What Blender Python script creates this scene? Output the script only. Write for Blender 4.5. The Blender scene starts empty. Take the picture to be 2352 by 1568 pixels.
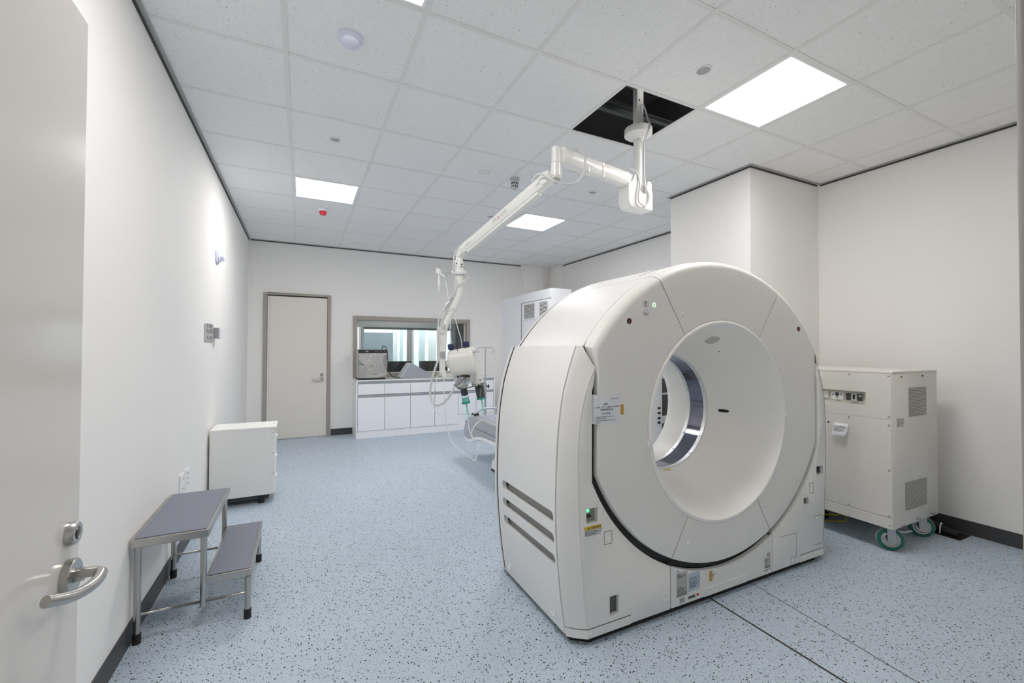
import bpy, bmesh, math, random
from mathutils import Vector, Matrix
random.seed(7)
S = bpy.context.scene
COL = S.collection
PI = math.pi
H = 2.905            # ceiling height
GX, GZ = 2.085, 0.956  # bore axis

# ------------------------------------------------------------------ materials
def nt(name):
    m = bpy.data.materials.new(name); m.use_nodes = True
    t = m.node_tree; t.nodes.clear()
    o = t.nodes.new('ShaderNodeOutputMaterial')
    p = t.nodes.new('ShaderNodeBsdfPrincipled')
    t.links.new(p.outputs[0], o.inputs[0])
    return m, t, p, o

def node(t, kind, **kw):
    n = t.nodes.new(kind)
    for k, v in kw.items():
        if k in n.inputs: n.inputs[k].default_value = v
        else: setattr(n, k, v)
    return n

def plain(name, c, rough=.5, metal=0., spec=.5, var=.03, scale=6., bump=0., bscale=300., coat=0.):
    m, t, p, o = nt(name)
    p.inputs['Roughness'].default_value = rough
    p.inputs['Metallic'].default_value = metal
    p.inputs['Specular IOR Level'].default_value = spec
    if coat:
        p.inputs['Coat Weight'].default_value = coat
        p.inputs['Coat Roughness'].default_value = .12
    tc = node(t, 'ShaderNodeTexCoord')
    nz = node(t, 'ShaderNodeTexNoise', Scale=scale, Detail=3.)
    t.links.new(tc.outputs['Object'], nz.inputs['Vector'])
    rp = t.nodes.new('ShaderNodeMixRGB')
    rp.inputs[1].default_value = [max(0, x*(1-var)) for x in c] + [1]
    rp.inputs[2].default_value = [min(1, x*(1+var)) for x in c] + [1]
    t.links.new(nz.outputs[0], rp.inputs[0])
    t.links.new(rp.outputs[0], p.inputs['Base Color'])
    if bump:
        n2 = node(t, 'ShaderNodeTexNoise', Scale=bscale, Detail=2.)
        t.links.new(tc.outputs['Object'], n2.inputs['Vector'])
        b = node(t, 'ShaderNodeBump', Strength=bump, Distance=.002)
        t.links.new(n2.outputs[0], b.inputs['Height'])
        t.links.new(b.outputs[0], p.inputs['Normal'])
    return m

def emit(name, c, s):
    m, t, p, o = nt(name)
    t.nodes.remove(p)
    e = t.nodes.new('ShaderNodeEmission')
    e.inputs[0].default_value = list(c) + [1]; e.inputs[1].default_value = s
    t.links.new(e.outputs[0], o.inputs[0])
    return m

def brushed(name, c, rough, stretch=(1, 1, 60), metal=1.):
    m, t, p, o = nt(name)
    p.inputs['Base Color'].default_value = list(c) + [1]
    p.inputs['Metallic'].default_value = metal
    tc = node(t, 'ShaderNodeTexCoord'); mp = node(t, 'ShaderNodeMapping')
    mp.inputs['Scale'].default_value = stretch
    nz = node(t, 'ShaderNodeTexNoise', Scale=14., Detail=4.)
    t.links.new(tc.outputs['Object'], mp.inputs[0]); t.links.new(mp.outputs[0], nz.inputs['Vector'])
    mr = node(t, 'ShaderNodeMapRange'); mr.inputs[3].default_value = rough*.75; mr.inputs[4].default_value = rough*1.3
    t.links.new(nz.outputs[0], mr.inputs[0]); t.links.new(mr.outputs[0], p.inputs['Roughness'])
    return m

def speckle_layer(t, tc, col_in, scale, keep, size, colr, soft=.02):
    """dark chips: voronoi cells, a share of them kept, a round chip in each"""
    v = node(t, 'ShaderNodeTexVoronoi', Scale=scale, Randomness=1.)
    t.links.new(tc.outputs['Object'], v.inputs['Vector'])
    sep = node(t, 'ShaderNodeSeparateColor')
    t.links.new(v.outputs['Color'], sep.inputs[0])
    lt = node(t, 'ShaderNodeMath', operation='LESS_THAN'); lt.inputs[1].default_value = keep
    t.links.new(sep.outputs[0], lt.inputs[0])
    sz = node(t, 'ShaderNodeMath', operation='MULTIPLY'); sz.inputs[1].default_value = size
    ad = node(t, 'ShaderNodeMath', operation='ADD'); ad.inputs[1].default_value = .35
    t.links.new(sep.outputs[1], ad.inputs[0]); t.links.new(ad.outputs[0], sz.inputs[0])
    ls = node(t, 'ShaderNodeMath', operation='LESS_THAN')
    t.links.new(v.outputs['Distance'], ls.inputs[0]); t.links.new(sz.outputs[0], ls.inputs[1])
    mu = node(t, 'ShaderNodeMath', operation='MULTIPLY')
    t.links.new(lt.outputs[0], mu.inputs[0]); t.links.new(ls.outputs[0], mu.inputs[1])
    mx = t.nodes.new('ShaderNodeMixRGB'); mx.inputs[2].default_value = list(colr) + [1]
    t.links.new(mu.outputs[0], mx.inputs[0]); t.links.new(col_in, mx.inputs[1])
    return mx.outputs[0]

def floor_mat():
    m, t, p, o = nt('speckled_vinyl')
    p.inputs['Roughness'].default_value = .42
    p.inputs['Specular IOR Level'].default_value = .35
    tc = node(t, 'ShaderNodeTexCoord')
    nz = node(t, 'ShaderNodeTexNoise', Scale=260., Detail=3.)
    n2 = node(t, 'ShaderNodeTexNoise', Scale=1.3, Detail=3.)
    for n in (nz, n2): t.links.new(tc.outputs['Object'], n.inputs['Vector'])
    r = t.nodes.new('ShaderNodeValToRGB')
    r.color_ramp.elements[0].position = .32; r.color_ramp.elements[0].color = (.43, .515, .605, 1)
    r.color_ramp.elements[1].position = .68; r.color_ramp.elements[1].color = (.59, .68, .775, 1)
    t.links.new(nz.outputs[0], r.inputs[0])
    mx = t.nodes.new('ShaderNodeMixRGB'); mx.blend_type = 'MULTIPLY'; mx.inputs[0].default_value = .25
    t.links.new(r.outputs[0], mx.inputs[1])
    r2 = t.nodes.new('ShaderNodeValToRGB')
    r2.color_ramp.elements[0].color = (.75, .75, .75, 1); r2.color_ramp.elements[1].color = (1, 1, 1, 1)
    t.links.new(n2.outputs[0], r2.inputs[0]); t.links.new(r2.outputs[0], mx.inputs[2])
    c = speckle_layer(t, tc, mx.outputs[0], 150., .60, .30, (.16, .20, .25))
    c = speckle_layer(t, tc, c, 92., .46, .29, (.018, .02, .024))
    t.links.new(c, p.inputs['Base Color'])
    return m

def tile_mat():
    m, t, p, o = nt('mineral_ceiling_tile')
    p.inputs['Roughness'].default_value = .9
    p.inputs['Specular IOR Level'].default_value = .1
    tc = node(t, 'ShaderNodeTexCoord')
    nz = node(t, 'ShaderNodeTexNoise', Scale=40., Detail=4.)
    t.links.new(tc.outputs['Object'], nz.inputs['Vector'])
    r = t.nodes.new('ShaderNodeValToRGB')
    r.color_ramp.elements[0].color = (.84, .84, .838, 1); r.color_ramp.elements[1].color = (.91, .91, .908, 1)
    t.links.new(nz.outputs[0], r.inputs[0])
    c = speckle_layer(t, tc, r.outputs[0], 115., .30, .17, (.48, .48, .48))
    c = speckle_layer(t, tc, c, 74., .15, .145, (.20, .20, .20))
    t.links.new(c, p.inputs['Base Color'])
    return m

def dots_mat(name, base, dot, nx, nz_, rad=.33):
    """perforated sheet: rows of small round holes across the plate"""
    m, t, p, o = nt(name)
    p.inputs['Roughness'].default_value = .5
    tc = node(t, 'ShaderNodeTexCoord'); mp = node(t, 'ShaderNodeMapping')
    mp.inputs['Scale'].default_value = (nx, 1, nz_)
    t.links.new(tc.outputs['Object'], mp.inputs[0])
    sp = node(t, 'ShaderNodeSeparateXYZ'); t.links.new(mp.outputs[0], sp.inputs[0])
    def mth(op, a, b=None):
        n = node(t, 'ShaderNodeMath', operation=op)
        for i, x in enumerate((a, b)):
            if x is None: continue
            if isinstance(x, (int, float)): n.inputs[i].default_value = x
            else: t.links.new(x, n.inputs[i])
        return n.outputs[0]
    row = mth('MODULO', mth('FLOOR', sp.outputs[2]), 2.)
    u = mth('SUBTRACT', mth('FRACT', mth('ADD', sp.outputs[0], mth('MULTIPLY', row, .5))), .5)
    v = mth('SUBTRACT', mth('FRACT', sp.outputs[2]), .5)
    d = mth('ADD', mth('MULTIPLY', u, u), mth('MULTIPLY', v, v))
    k = mth('LESS_THAN', d, rad*rad)
    mx = t.nodes.new('ShaderNodeMixRGB'); mx.inputs[1].default_value = list(base)+[1]; mx.inputs[2].default_value = list(dot)+[1]
    t.links.new(k, mx.inputs[0]); t.links.new(mx.outputs[0], p.inputs['Base Color'])
    return m

def glass_mat(name, tint, refl):
    m, t, p, o = nt(name); t.nodes.remove(p)
    tr = t.nodes.new('ShaderNodeBsdfTransparent'); tr.inputs[0].default_value = list(tint)+[1]
    gl = t.nodes.new('ShaderNodeBsdfGlossy'); gl.inputs['Roughness'].default_value = .01
    fr = t.nodes.new('ShaderNodeFresnel'); fr.inputs[0].default_value = 1.5
    mu = node(t, 'ShaderNodeMath', operation='MULTIPLY'); mu.inputs[1].default_value = refl
    t.links.new(fr.outputs[0], mu.inputs[0])
    ms = t.nodes.new('ShaderNodeMixShader')
    t.links.new(mu.outputs[0], ms.inputs[0]); t.links.new(tr.outputs[0], ms.inputs[1]); t.links.new(gl.outputs[0], ms.inputs[2])
    t.links.new(ms.outputs[0], o.inputs[0])
    return m

M = {}
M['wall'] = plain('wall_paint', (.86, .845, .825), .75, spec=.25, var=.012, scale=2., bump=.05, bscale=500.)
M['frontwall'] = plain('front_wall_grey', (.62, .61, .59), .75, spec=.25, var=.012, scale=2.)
M['floor'] = floor_mat()
M['tile'] = tile_mat()
M['tbar'] = plain('grid_bar_paint', (.80, .80, .785), .5, var=.02)
M['angle'] = plain('wall_angle_grey', (.42, .42, .41), .5, var=.03)
M['gap'] = plain('shadow_gap_dark', (.07, .07, .068), .8, var=.1)
M['base'] = plain('charcoal_skirting', (.055, .055, .057), .45, var=.08)
M['seam'] = plain('floor_seam_sealant', (.05, .048, .042), .7, var=.2, scale=30.)
M['concrete'] = plain('void_concrete', (.03, .03, .034), .9, var=.2)
M['gshell'] = plain('scanner_shell', (.84, .835, .82), .45, spec=.45, var=.008, scale=3.)
M['gface'] = plain('scanner_face_panel', (.86, .845, .805), .42, spec=.4, var=.01, scale=3.)
M['gskirt'] = plain('scanner_lower_panel', (.84, .832, .80), .38, spec=.45, var=.01, scale=3.)
M['gbore'] = plain('bore_liner_cream', (.94, .925, .885), .4, spec=.4, var=.008)
M['black'] = plain('black_gasket', (.012, .012, .012), .6)
M['dark'] = plain('dark_recess', (.05, .05, .052), .6)
M['recess'] = plain('recess_grey', (.32, .315, .30), .5)
M['silver'] = brushed('satin_ring_metal', (.70, .70, .71), .42, (1, 1, 1))
M['film'] = plain('scan_window_film', (.16, .16, .20), .08, metal=.85, var=.12, scale=9.)
M['steel'] = plain('brushed_stainless', (.50, .485, .46), .27, metal=1., var=.05, scale=40.)
M['chrome'] = brushed('polished_steel', (.62, .61, .59), .04, (1, 1, 1))
M['zinc'] = plain('zinc_plated_steel', (.55, .56, .57), .35, metal=.9, var=.06)
M['stepgrey'] = plain('step_grey_vinyl', (.20, .213, .265), .5, var=.06, scale=120.)
M['rubber'] = plain('black_rubber', (.014, .014, .015), .6)
M['armwhite'] = plain('arm_enamel', (.86, .86, .83), .28, spec=.5, var=.008)
M['cable'] = plain('pale_grey_cable', (.66, .66, .67), .45)
M['inj'] = plain('injector_housing', (.78, .775, .73), .33, var=.01)
M['navy'] = plain('navy_knob', (.012, .022, .085), .3)
M['teal'] = plain('teal_seal', (.02, .36, .26), .3)
M['tealpale'] = plain('pale_teal_tip', (.35, .80, .68), .3)
M['sleeve'] = plain('graphite_sleeve', (.06, .062, .06), .38)
M['tubing'] = plain('clear_tubing', (.88, .90, .90), .25)
M['clear'] = glass_mat('clear_syringe', (.90, .97, .98), .5)
M['ups'] = plain('cabinet_cream_paint', (.74, .715, .665), .45, var=.01)
M['upsin'] = plain('cabinet_recess_cream', (.70, .69, .62), .5)
M['grille'] = dots_mat('perforated_grille', (.56, .54, .48), (.03, .03, .028), 118, 100, .34)
M['green'] = plain('green_tyre', (.005, .13, .09), .45)
M['tread'] = plain('grey_tread', (.33, .32, .31), .6)
M['ped'] = plain('pedestal_laminate', (.88, .875, .845), .45, var=.01)
M['lam'] = plain('white_gloss_laminate', (.90, .91, .945), .22, var=.006)
M['lamedge'] = plain('white_panel_edge', (.88, .885, .90), .4, var=.006)
M['alu'] = plain('aluminium_channel', (.50, .50, .53), .32, metal=.75, var=.03)
M['worktop'] = plain('worktop_solid', (.80, .80, .79), .3, var=.01)
M['doorbeige'] = plain('door_beige_paint', (.76, .725, .665), .42, var=.012, scale=1.5)
M['doornear'] = plain('door_cream_enamel', (.70, .665, .625), .16, spec=.55, var=.006, scale=1.)
M['frame'] = plain('taupe_frame_paint', (.37, .335, .305), .42, var=.02)
M['glass'] = glass_mat('window_glass', (.95, .97, .97), .8)
M['paleglass'] = glass_mat('partition_glass', (.95, .98, .985), .6)
M['white'] = plain('white_plastic', (.86, .86, .87), .35, var=.006)
M['bluewhite'] = plain('bluish_white_plastic', (.72, .75, .86), .35, var=.01)
M['greyplate'] = plain('grey_switch_plate', (.56, .56, .54), .35, metal=.2)
M['wedge'] = plain('grey_foam_cover', (.36, .38, .43), .6, var=.02)
M['wedgeside'] = plain('pale_foam_edge', (.60, .66, .68), .5, var=.02)
M['tablesilver'] = plain('table_silver', (.47, .475, .50), .26, metal=.35, var=.01)
M['tablepad'] = plain('table_pad', (.36, .39, .46), .5, var=.03)
M['rail'] = plain('pale_blue_rail', (.50, .57, .68), .3)
M['led'] = emit('green_lamp', (.2, 1., .5), .5)
M['ledring'] = emit('lit_ring', (.70, 1., .70), .55)
M['red'] = plain('red_plastic', (.55, .02, .02), .3)
M['darkred'] = plain('dark_red_button', (.16, .03, .035), .4)
M['paper'] = plain('paper', (.80, .82, .85), .7, var=.01)
M['bluepaper'] = plain('blue_paper', (.50, .58, .66), .6, var=.02)
M['greylabel'] = plain('grey_label', (.50, .49, .47), .5, var=.04)
M['tape'] = plain('ochre_tape', (.58, .33, .04), .5, var=.05)
M['yellow'] = plain('yellow_label', (.72, .52, .03), .5, var=.02)
M['ink'] = plain('print_ink', (.035, .035, .04), .6)
M['greyink'] = plain('grey_ink', (.25, .25, .27), .6)
M['redink'] = plain('red_ink', (.55, .04, .03), .5)
M['blueink'] = plain('blue_ink', (.03, .10, .42), .5)
M['yellowcable'] = plain('yellow_cable', (.50, .42, .03), .5)
M['pane'] = plain('tinted_pane', (.10, .098, .095), .15, spec=.5, var=.05)
M['lightpanel'] = emit('light_panel_diffuser', (1., .965, .94), 9.8)
M['lightpanel_back'] = emit('light_panel_diffuser_back', (1., .975, .955), 11.8)
M['ctrl_light'] = emit('control_room_lamp', (.97, .985, 1.), 4.0)
M['ctrl_wall'] = plain('control_room_wall', (.78, .80, .80), .7, var=.02)
M['ctrl_grey'] = plain('control_room_grey', (.40, .41, .40), .6, var=.03)
M['ctrl_dark'] = plain('control_room_dark', (.07, .08, .08), .5)
M['ctrl_blue'] = plain('control_room_blue_panel', (.62, .69, .77), .5, var=.05, scale=3.)
M['ctrl_teal'] = plain('control_room_teal_strip', (.66, .77, .79), .4)
M['monitor'] = plain('monitor_black', (.022, .024, .026), .35)

# ------------------------------------------------------------------ mesh helpers
class MB:
    def __init__(self): self.bm = bmesh.new()
    def quad(self, pts):
        return self.bm.faces.new([self.bm.verts.new(p) for p in pts])
    def box(self, x0, x1, y0, y1, z0, z1):
        x0, x1 = min(x0, x1), max(x0, x1); y0, y1 = min(y0, y1), max(y0, y1); z0, z1 = min(z0, z1), max(z0, z1)
        v = [self.bm.verts.new((x, y, z)) for z in (z0, z1) for y in (y0, y1) for x in (x0, x1)]
        for f in ((0, 2, 3, 1), (4, 5, 7, 6), (0, 1, 5, 4), (2, 6, 7, 3), (0, 4, 6, 2), (1, 3, 7, 5)):
            self.bm.faces.new([v[i] for i in f])
        return self
    def loft(self, rings, close=True, cap0=True, cap1=True):
        """rings: lists of points with equal length, joined one after the other"""
        R = [[self.bm.verts.new(p) for p in r] for r in rings]
        n = len(R[0])
        for a, b in zip(R[:-1], R[1:]):
            for i in range(n if close else n-1):
                j = (i+1) % n
                try: self.bm.faces.new((a[i], a[j], b[j], b[i]))
                except ValueError: pass
        if close and cap0: self.bm.faces.new(R[0][::-1])
        if close and cap1: self.bm.faces.new(R[-1])
        return self
    def frame(self, d):
        d = Vector(d).normalized()
        up = Vector((0, 0, 1)) if abs(d.z) < .95 else Vector((1, 0, 0))
        a = d.cross(up).normalized(); b = a.cross(d).normalized()
        return d, a, b
    def cyl(self, p0, p1, r0, r1=None, seg=24, caps=True):
        r1 = r0 if r1 is None else r1
        p0, p1 = Vector(p0), Vector(p1)
        d, a, b = self.frame(p1-p0)
        cs = [(math.cos(2*PI*i/seg), math.sin(2*PI*i/seg)) for i in range(seg)]
        self.loft([[p0+(a*c+b*s)*r0 for c, s in cs], [p1+(a*c+b*s)*r1 for c, s in cs]], True, caps, caps)
        return self
    def lathe(self, o, axis, prof, seg=48, cap0=False, cap1=False):
        """prof: (distance along axis, radius)"""
        o = Vector(o); d, a, b = self.frame(axis)
        cs = [(math.cos(2*PI*i/seg), math.sin(2*PI*i/seg)) for i in range(seg)]
        self.loft([[o+d*h+(a*c+b*s)*max(r, 1e-5) for c, s in cs] for h, r in prof], True, cap0, cap1)
        return self
    def tube(self, pts, r, seg=12, smooth=4, caps=True, flat=None):
        P = catmull([Vector(p) for p in pts], smooth) if smooth > 1 else [Vector(p) for p in pts]
        n = len(P)
        rr = r if isinstance(r, (list, tuple)) else None
        rings = []; pa = None
        for i in range(n):
            t = (P[min(i+1, n-1)]-P[max(i-1, 0)]).normalized()
            if pa is None:
                _, a, b = self.frame(t)
            else:
                a = (pa - t*pa.dot(t)); a.normalize(); b = t.cross(a)
            pa = a
            if rr:
                f = i/(n-1)*(len(rr)-1); k = min(int(f), len(rr)-2); R = rr[k]+(rr[k+1]-rr[k])*(f-k)
            else: R = r
            rings.append([P[i]+(a*math.cos(2*PI*j/seg)+b*math.sin(2*PI*j/seg))*R for j in range(seg)])
        self.loft(rings, True, caps, caps)
        return self
    def prism(self, poly, f0, f1):
        """poly: 2D outline; f0/f1 turn a 2D point into the near and far 3D points"""
        self.loft([[f0(*p) for p in poly], [f1(*p) for p in poly]])
        return self
    def prism_y(self, poly, y0, y1):
        return self.prism(poly, lambda x, z: (x, y0, z), lambda x, z: (x, y1, z))
    def prism_x(self, poly, x0, x1):
        return self.prism(poly, lambda y, z: (x0, y, z), lambda y, z: (x1, y, z))
    def prism_z(self, poly, z0, z1):
        return self.prism(poly, lambda x, y: (x, y, z0), lambda x, y: (x, y, z1))

def catmull(P, k):
    out = []
    n = len(P)
    for i in range(n-1):
        p0, p1, p2, p3 = P[max(i-1, 0)], P[i], P[i+1], P[min(i+2, n-1)]
        for j in range(k):
            t = j/k
            out.append(.5*((2*p1)+(p2-p0)*t+(2*p0-5*p1+4*p2-p3)*t*t+(3*p1-p0-3*p2+p3)*t**3))
    out.append(P[-1])
    return out

def lerp(tab, x):
    if x <= tab[0][0]: return tab[0][1]
    for (a, va), (b, vb) in zip(tab[:-1], tab[1:]):
        if x <= b: return va+(vb-va)*(x-a)/(b-a)
    return tab[-1][1]

def root_of(o):
    while o.parent: o = o.parent
    return o

def obj(name, mb, mat, parent=None, bevel=0., seg=2, smooth=True, ang=35, label=None, kind=None):
    bm = mb.bm
    bmesh.ops.remove_doubles(bm, verts=bm.verts, dist=1e-6)
    bmesh.ops.recalc_face_normals(bm, faces=bm.faces)
    if parent:
        bm.transform(root_of(parent).matrix_basis.inverted())
    me = bpy.data.meshes.new(name)
    bm.to_mesh(me); bm.free()
    for m in (mat if isinstance(mat, (list, tuple)) else [mat]): me.materials.append(m)
    if smooth and len(me.polygons):
        me.shade_smooth(); me.set_sharp_from_angle(angle=math.radians(ang))
    o = bpy.data.objects.new(name, me); COL.objects.link(o)
    if parent: o.parent = parent
    if bevel:
        b = o.modifiers.new('bevel', 'BEVEL'); b.width = bevel; b.segments = seg
        b.limit_method = 'ANGLE'; b.angle_limit = math.radians(40); b.harden_normals = True
    if label: o['label'] = label
    if kind: o['kind'] = kind
    return o

def cut(o, cutters, mat2=None):
    """boolean-difference the cutter meshes out of o and bake the result"""
    tmp = []
    for c in cutters:
        bmesh.ops.recalc_face_normals(c.bm, faces=c.bm.faces)
        par = root_of(o) if o.parent else None
        if par: c.bm.transform(par.matrix_basis.inverted())
        me = bpy.data.meshes.new('cutter'); c.bm.to_mesh(me); c.bm.free()
        if mat2: me.materials.append(mat2)
        co = bpy.data.objects.new('cutter', me); COL.objects.link(co)
        if par: co.parent = par
        tmp.append(co)
        md = o.modifiers.new('cut', 'BOOLEAN'); md.object = co; md.operation = 'DIFFERENCE'; md.solver = 'EXACT'
    dg = bpy.context.evaluated_depsgraph_get(); dg.update()
    me = bpy.data.meshes.new_from_object(o.evaluated_get(dg))
    o.modifiers.clear(); old = o.data; o.data = me
    me.shade_smooth(); me.set_sharp_from_angle(angle=math.radians(35))
    for c in tmp: bpy.data.objects.remove(c)
    return o

def tag(o, label, cat, group=None, kind=None):
    o['label'] = label; o['category'] = cat
    if group: o['group'] = group
    if kind: o['kind'] = kind
    return o

def thing(name, loc, label, cat, group=None, kind=None):
    o = bpy.data.objects.new(name, None); COL.objects.link(o)
    o.location = loc; o.empty_display_size = .05
    bpy.context.view_layer.update()
    return tag(o, label, cat, group, kind)

def struct(name, mb, mat, parent=None, **kw):
    o = obj(name, mb, mat, parent, **kw)
    if not parent: o['kind'] = 'structure'
    return o

def sroot(name, loc=(0, 0, 0)):
    o = bpy.data.objects.new(name, None); COL.objects.link(o); o.location = loc
    o['kind'] = 'structure'; bpy.context.view_layer.update()
    return o

def copy_tree(o, parent=None):
    c = o.copy(); COL.objects.link(c); c.parent = parent
    for ch in list(o.children): copy_tree(ch, c)
    return c

def text(name, s, size, loc, xa, ya, mat, parent, bold=0., align='LEFT', sx=1.):
    cu = bpy.data.curves.new(name, 'FONT'); cu.body = s; cu.size = size
    cu.align_x = align; cu.offset = bold; cu.extrude = .00015; cu.resolution_u = 3
    to = bpy.data.objects.new(name+'_tmp', cu); COL.objects.link(to)
    dg = bpy.context.evaluated_depsgraph_get(); dg.update()
    me = bpy.data.meshes.new_from_object(to.evaluated_get(dg))
    bpy.data.objects.remove(to)
    xa, ya = Vector(xa).normalized(), Vector(ya).normalized(); za = xa.cross(ya)
    mt = Matrix.Identity(4)
    for i in range(3):
        mt[i][0] = xa[i]*sx; mt[i][1] = ya[i]; mt[i][2] = za[i]; mt[i][3] = loc[i]
    if parent: mt = root_of(parent).matrix_basis.inverted() @ mt
    me.transform(mt); me.materials.clear(); me.materials.append(mat)
    o = bpy.data.objects.new(name, me); COL.objects.link(o)
    if parent: o.parent = parent
    return o

# ------------------------------------------------------------------ room shell
XL, XR, YB, YF = -.69, 4.39, 7.15, .15
T = .12
struct('floor', MB().box(XL-T, XR+T, -1.2, YB+T, -.1, 0), M['floor'], smooth=False)
struct('wall_left', MB().box(XL-T, XL, YF-.25, YB+T, 0, H), M['wall'], smooth=False)
struct('wall_right', MB().box(XR, XR+T, YF-.25, YB+T, 0, H), M['wall'], smooth=False)
wb = MB()                                             # back wall around the window opening
WX0, WX1, WZ0, WZ1 = .775, 2.625, .925, 1.80
wb.box(XL, WX0, YB, YB+T, 0, H); wb.box(WX1, XR, YB, YB+T, 0, H)
wb.box(WX0, WX1, YB, YB+T, 0, WZ0); wb.box(WX0, WX1, YB, YB+T, WZ1, H)
struct('wall_back', wb, M['wall'], smooth=False)
DX0, DX1 = -.428, .597                                # doorway the camera stands in
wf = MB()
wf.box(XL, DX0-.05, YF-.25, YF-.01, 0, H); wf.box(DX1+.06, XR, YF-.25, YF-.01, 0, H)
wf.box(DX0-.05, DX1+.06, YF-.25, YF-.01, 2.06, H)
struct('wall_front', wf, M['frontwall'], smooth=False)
struct('wall_column', MB().box(3.40, XR, 2.35, 3.22, 0, H), M['wall'], smooth=False)
struct('wall_pilaster', MB().box(3.69, 4.09, 7.01, YB, 0, H), M['wall'], smooth=False)
struct('wall_niche', MB().box(4.30, XR, 6.74, YB, 0, H), M['wall'], smooth=False)

# baseboards
bb = [('baseboard_left', (XL, XL+.006, YF, YB)), ('baseboard_back', (.415, .728, YB-.006, YB)),
      ('baseboard_right', (XR-.006, XR, YF, 2.35)), ('baseboard_column', (3.394, 3.40, 2.344, 3.22)),
      ('baseboard_corner', (XL, -.50, YB-.006, YB)), ('baseboard_rear', (XR-.006, XR, 3.22, 6.74))]
for n, (a, b, c, d) in bb:
    struct(n, MB().box(a, b, c, d, 0, .10), M['base'], smooth=False)
struct('baseboard_recess', MB().box(3.40, XR-.006, 2.344, 2.35, 0, .10), M['base'], smooth=False)

# ceiling: lay-in tiles on a T-bar grid
U, TX, OX, OY = .6, .59658, -.0886, 1.9433
def cx(i): return OX+TX*i
def cy(j): return OY+U*j
LIGHTS = [(4, -1), (0, 4), (4, 4), (0, -1)]
HOLE = (3, 0)
tb = MB(); gb = MB()
IS, JS = range(-2, 8), range(-4, 9)
for i in IS:
    for j in JS:
        x0, x1 = max(cx(i), XL), min(cx(i+1), XR); y0, y1 = max(cy(j), YF-.02), min(cy(j+1), YB)
        if x1-x0 < .02 or y1-y0 < .02 or (i, j) == HOLE or (i, j) in LIGHTS: continue
        tb.box(x0+.012 if x0 > XL else x0, x1-.012 if x1 < XR else x1, y0+.012 if y0 > YF else y0, y1-.012 if y1 < YB else y1, H+.004, H+.012)
struct('ceiling', tb, M['tile'], smooth=False)
for i in IS:
    if XL < cx(i) < XR: gb.box(cx(i)-.012, cx(i)+.012, YF, YB, H, H+.005)
for j in JS:
    if YF < cy(j) < YB:
        for i in IS:
            a, b = max(cx(i)+.012, XL), min(cx(i+1)-.012, XR)
            if b > a: gb.box(a, b, cy(j)-.012, cy(j)+.012, H+.0005, H+.005)
struct('ceiling_grid', gb, M['tbar'], smooth=False)
# grey wall angle with a dark shadow gap round the room
for n, (a, b, c, d) in [('left', (XL, XL+.028, YF, YB)), ('back', (XL+.028, 3.69, YB-.02, YB)), ('right', (XR-.028, XR, YF, 2.33)),
                        ('rear', (XR-.028, XR, 3.24, 6.74)), ('column', (3.372, 3.40, 2.33, 3.24)), ('column_front', (3.40, XR-.028, 2.322, 2.35))]:
    struct('trim_ceiling_'+n, MB().box(a, b, c, d, H-.006, H+.004), M['angle'], smooth=False)
    e = .009
    if b-a < .05:
        g = (a, a+e, c, d) if n == 'left' else (b-e, b, c, d)
        if n == 'column': g = (3.40-e, 3.40, c+.02, d-.02)
    else: g = (a, b, d-e, d)
    struct('trim_gap_'+n, MB().box(*g, H-.018, H-.006), M['gap'], smooth=False)
# dark void over the open hatch
vo = MB()
for a in ((1.0, 1.02, 1.2, 3.2), (3.0, 3.02, 1.2, 3.2), (1.0, 3.02, 1.2, 1.22), (1.0, 3.02, 3.2, 3.22)):
    vo.box(*a, H+.021, 3.75)
vo.box(1.0, 3.02, 1.2, 3.22, 3.72, 3.75)
struct('ceiling_void', vo, M['concrete'], smooth=False)
bmch = MB(); bmch.box(1.25, 2.75, 2.365, 2.405, 3.02, 3.024); bmch.box(1.25, 2.75, 2.401, 2.405, 3.024, 3.075); bmch.box(1.25, 2.75, 2.365, 2.405, 3.073, 3.077)
struct('ceiling_channel', bmch, M['ctrl_dark'], smooth=False)
struct('ceiling_hanger', MB().cyl((2.36, 1.99, H+.03), (2.30, 2.06, 3.72), .005, seg=8), M['zinc'])

# floor cover seams in front of the scanner
fs = MB(); fs.loft([[(1.978, .2, .0006), (1.9905, .2, .0006), (2.006, 1.66, .0006), (1.994, 1.66, .0006)]], cap0=False)
struct('trim_1', fs, M['seam'], smooth=False)
fs = MB(); fs.loft([[(2.185, .2, .0006), (2.1895, .2, .0006), (2.349, 1.66, .0006), (2.3445, 1.66, .0006)]], cap0=False)
struct('trim_2', fs, M['seam'], smooth=False)

# ------------------------------------------------------------------ back door
d1 = sroot('door_1', (-.05, YB, 0))
fr = MB()
fr.box(-.497, -.45, YB-.028, YB, 0, 2.147); fr.box(.357, .405, YB-.028, YB, 0, 2.147); fr.box(-.45, .357, YB-.028, YB, 2.118, 2.147)
obj('frame', fr, M['frame'], d1, bevel=.003)
obj('stop_gap', MB().box(-.45, .357, YB-.004, YB-.001, 2.102, 2.118), M['black'], d1)
obj('edge_strip', MB().box(-.442, -.425, YB-.018, YB-.001, .008, 2.100), M['white'], d1, bevel=.003)
obj('leaf', MB().box(-.423, .353, YB-.016, YB-.001, .012, 2.100), M['doorbeige'], d1, bevel=.002)
lk = MB().cyl((.283, YB-.016, .938), (.283, YB-.032, .938), .024, .022)
obj('lock', lk, M['steel'], d1, bevel=.002)
hd = MB(); hd.cyl((.283, YB-.016, .868), (.283, YB-.026, .868), .026)
hd.tube([(.283, YB-.02, .868), (.283, YB-.06, .868), (.277, YB-.068, .868), (.24, YB-.068, .868), (.15, YB-.062, .867)], .010)
obj('lever_handle', hd, M['steel'], d1)

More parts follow.
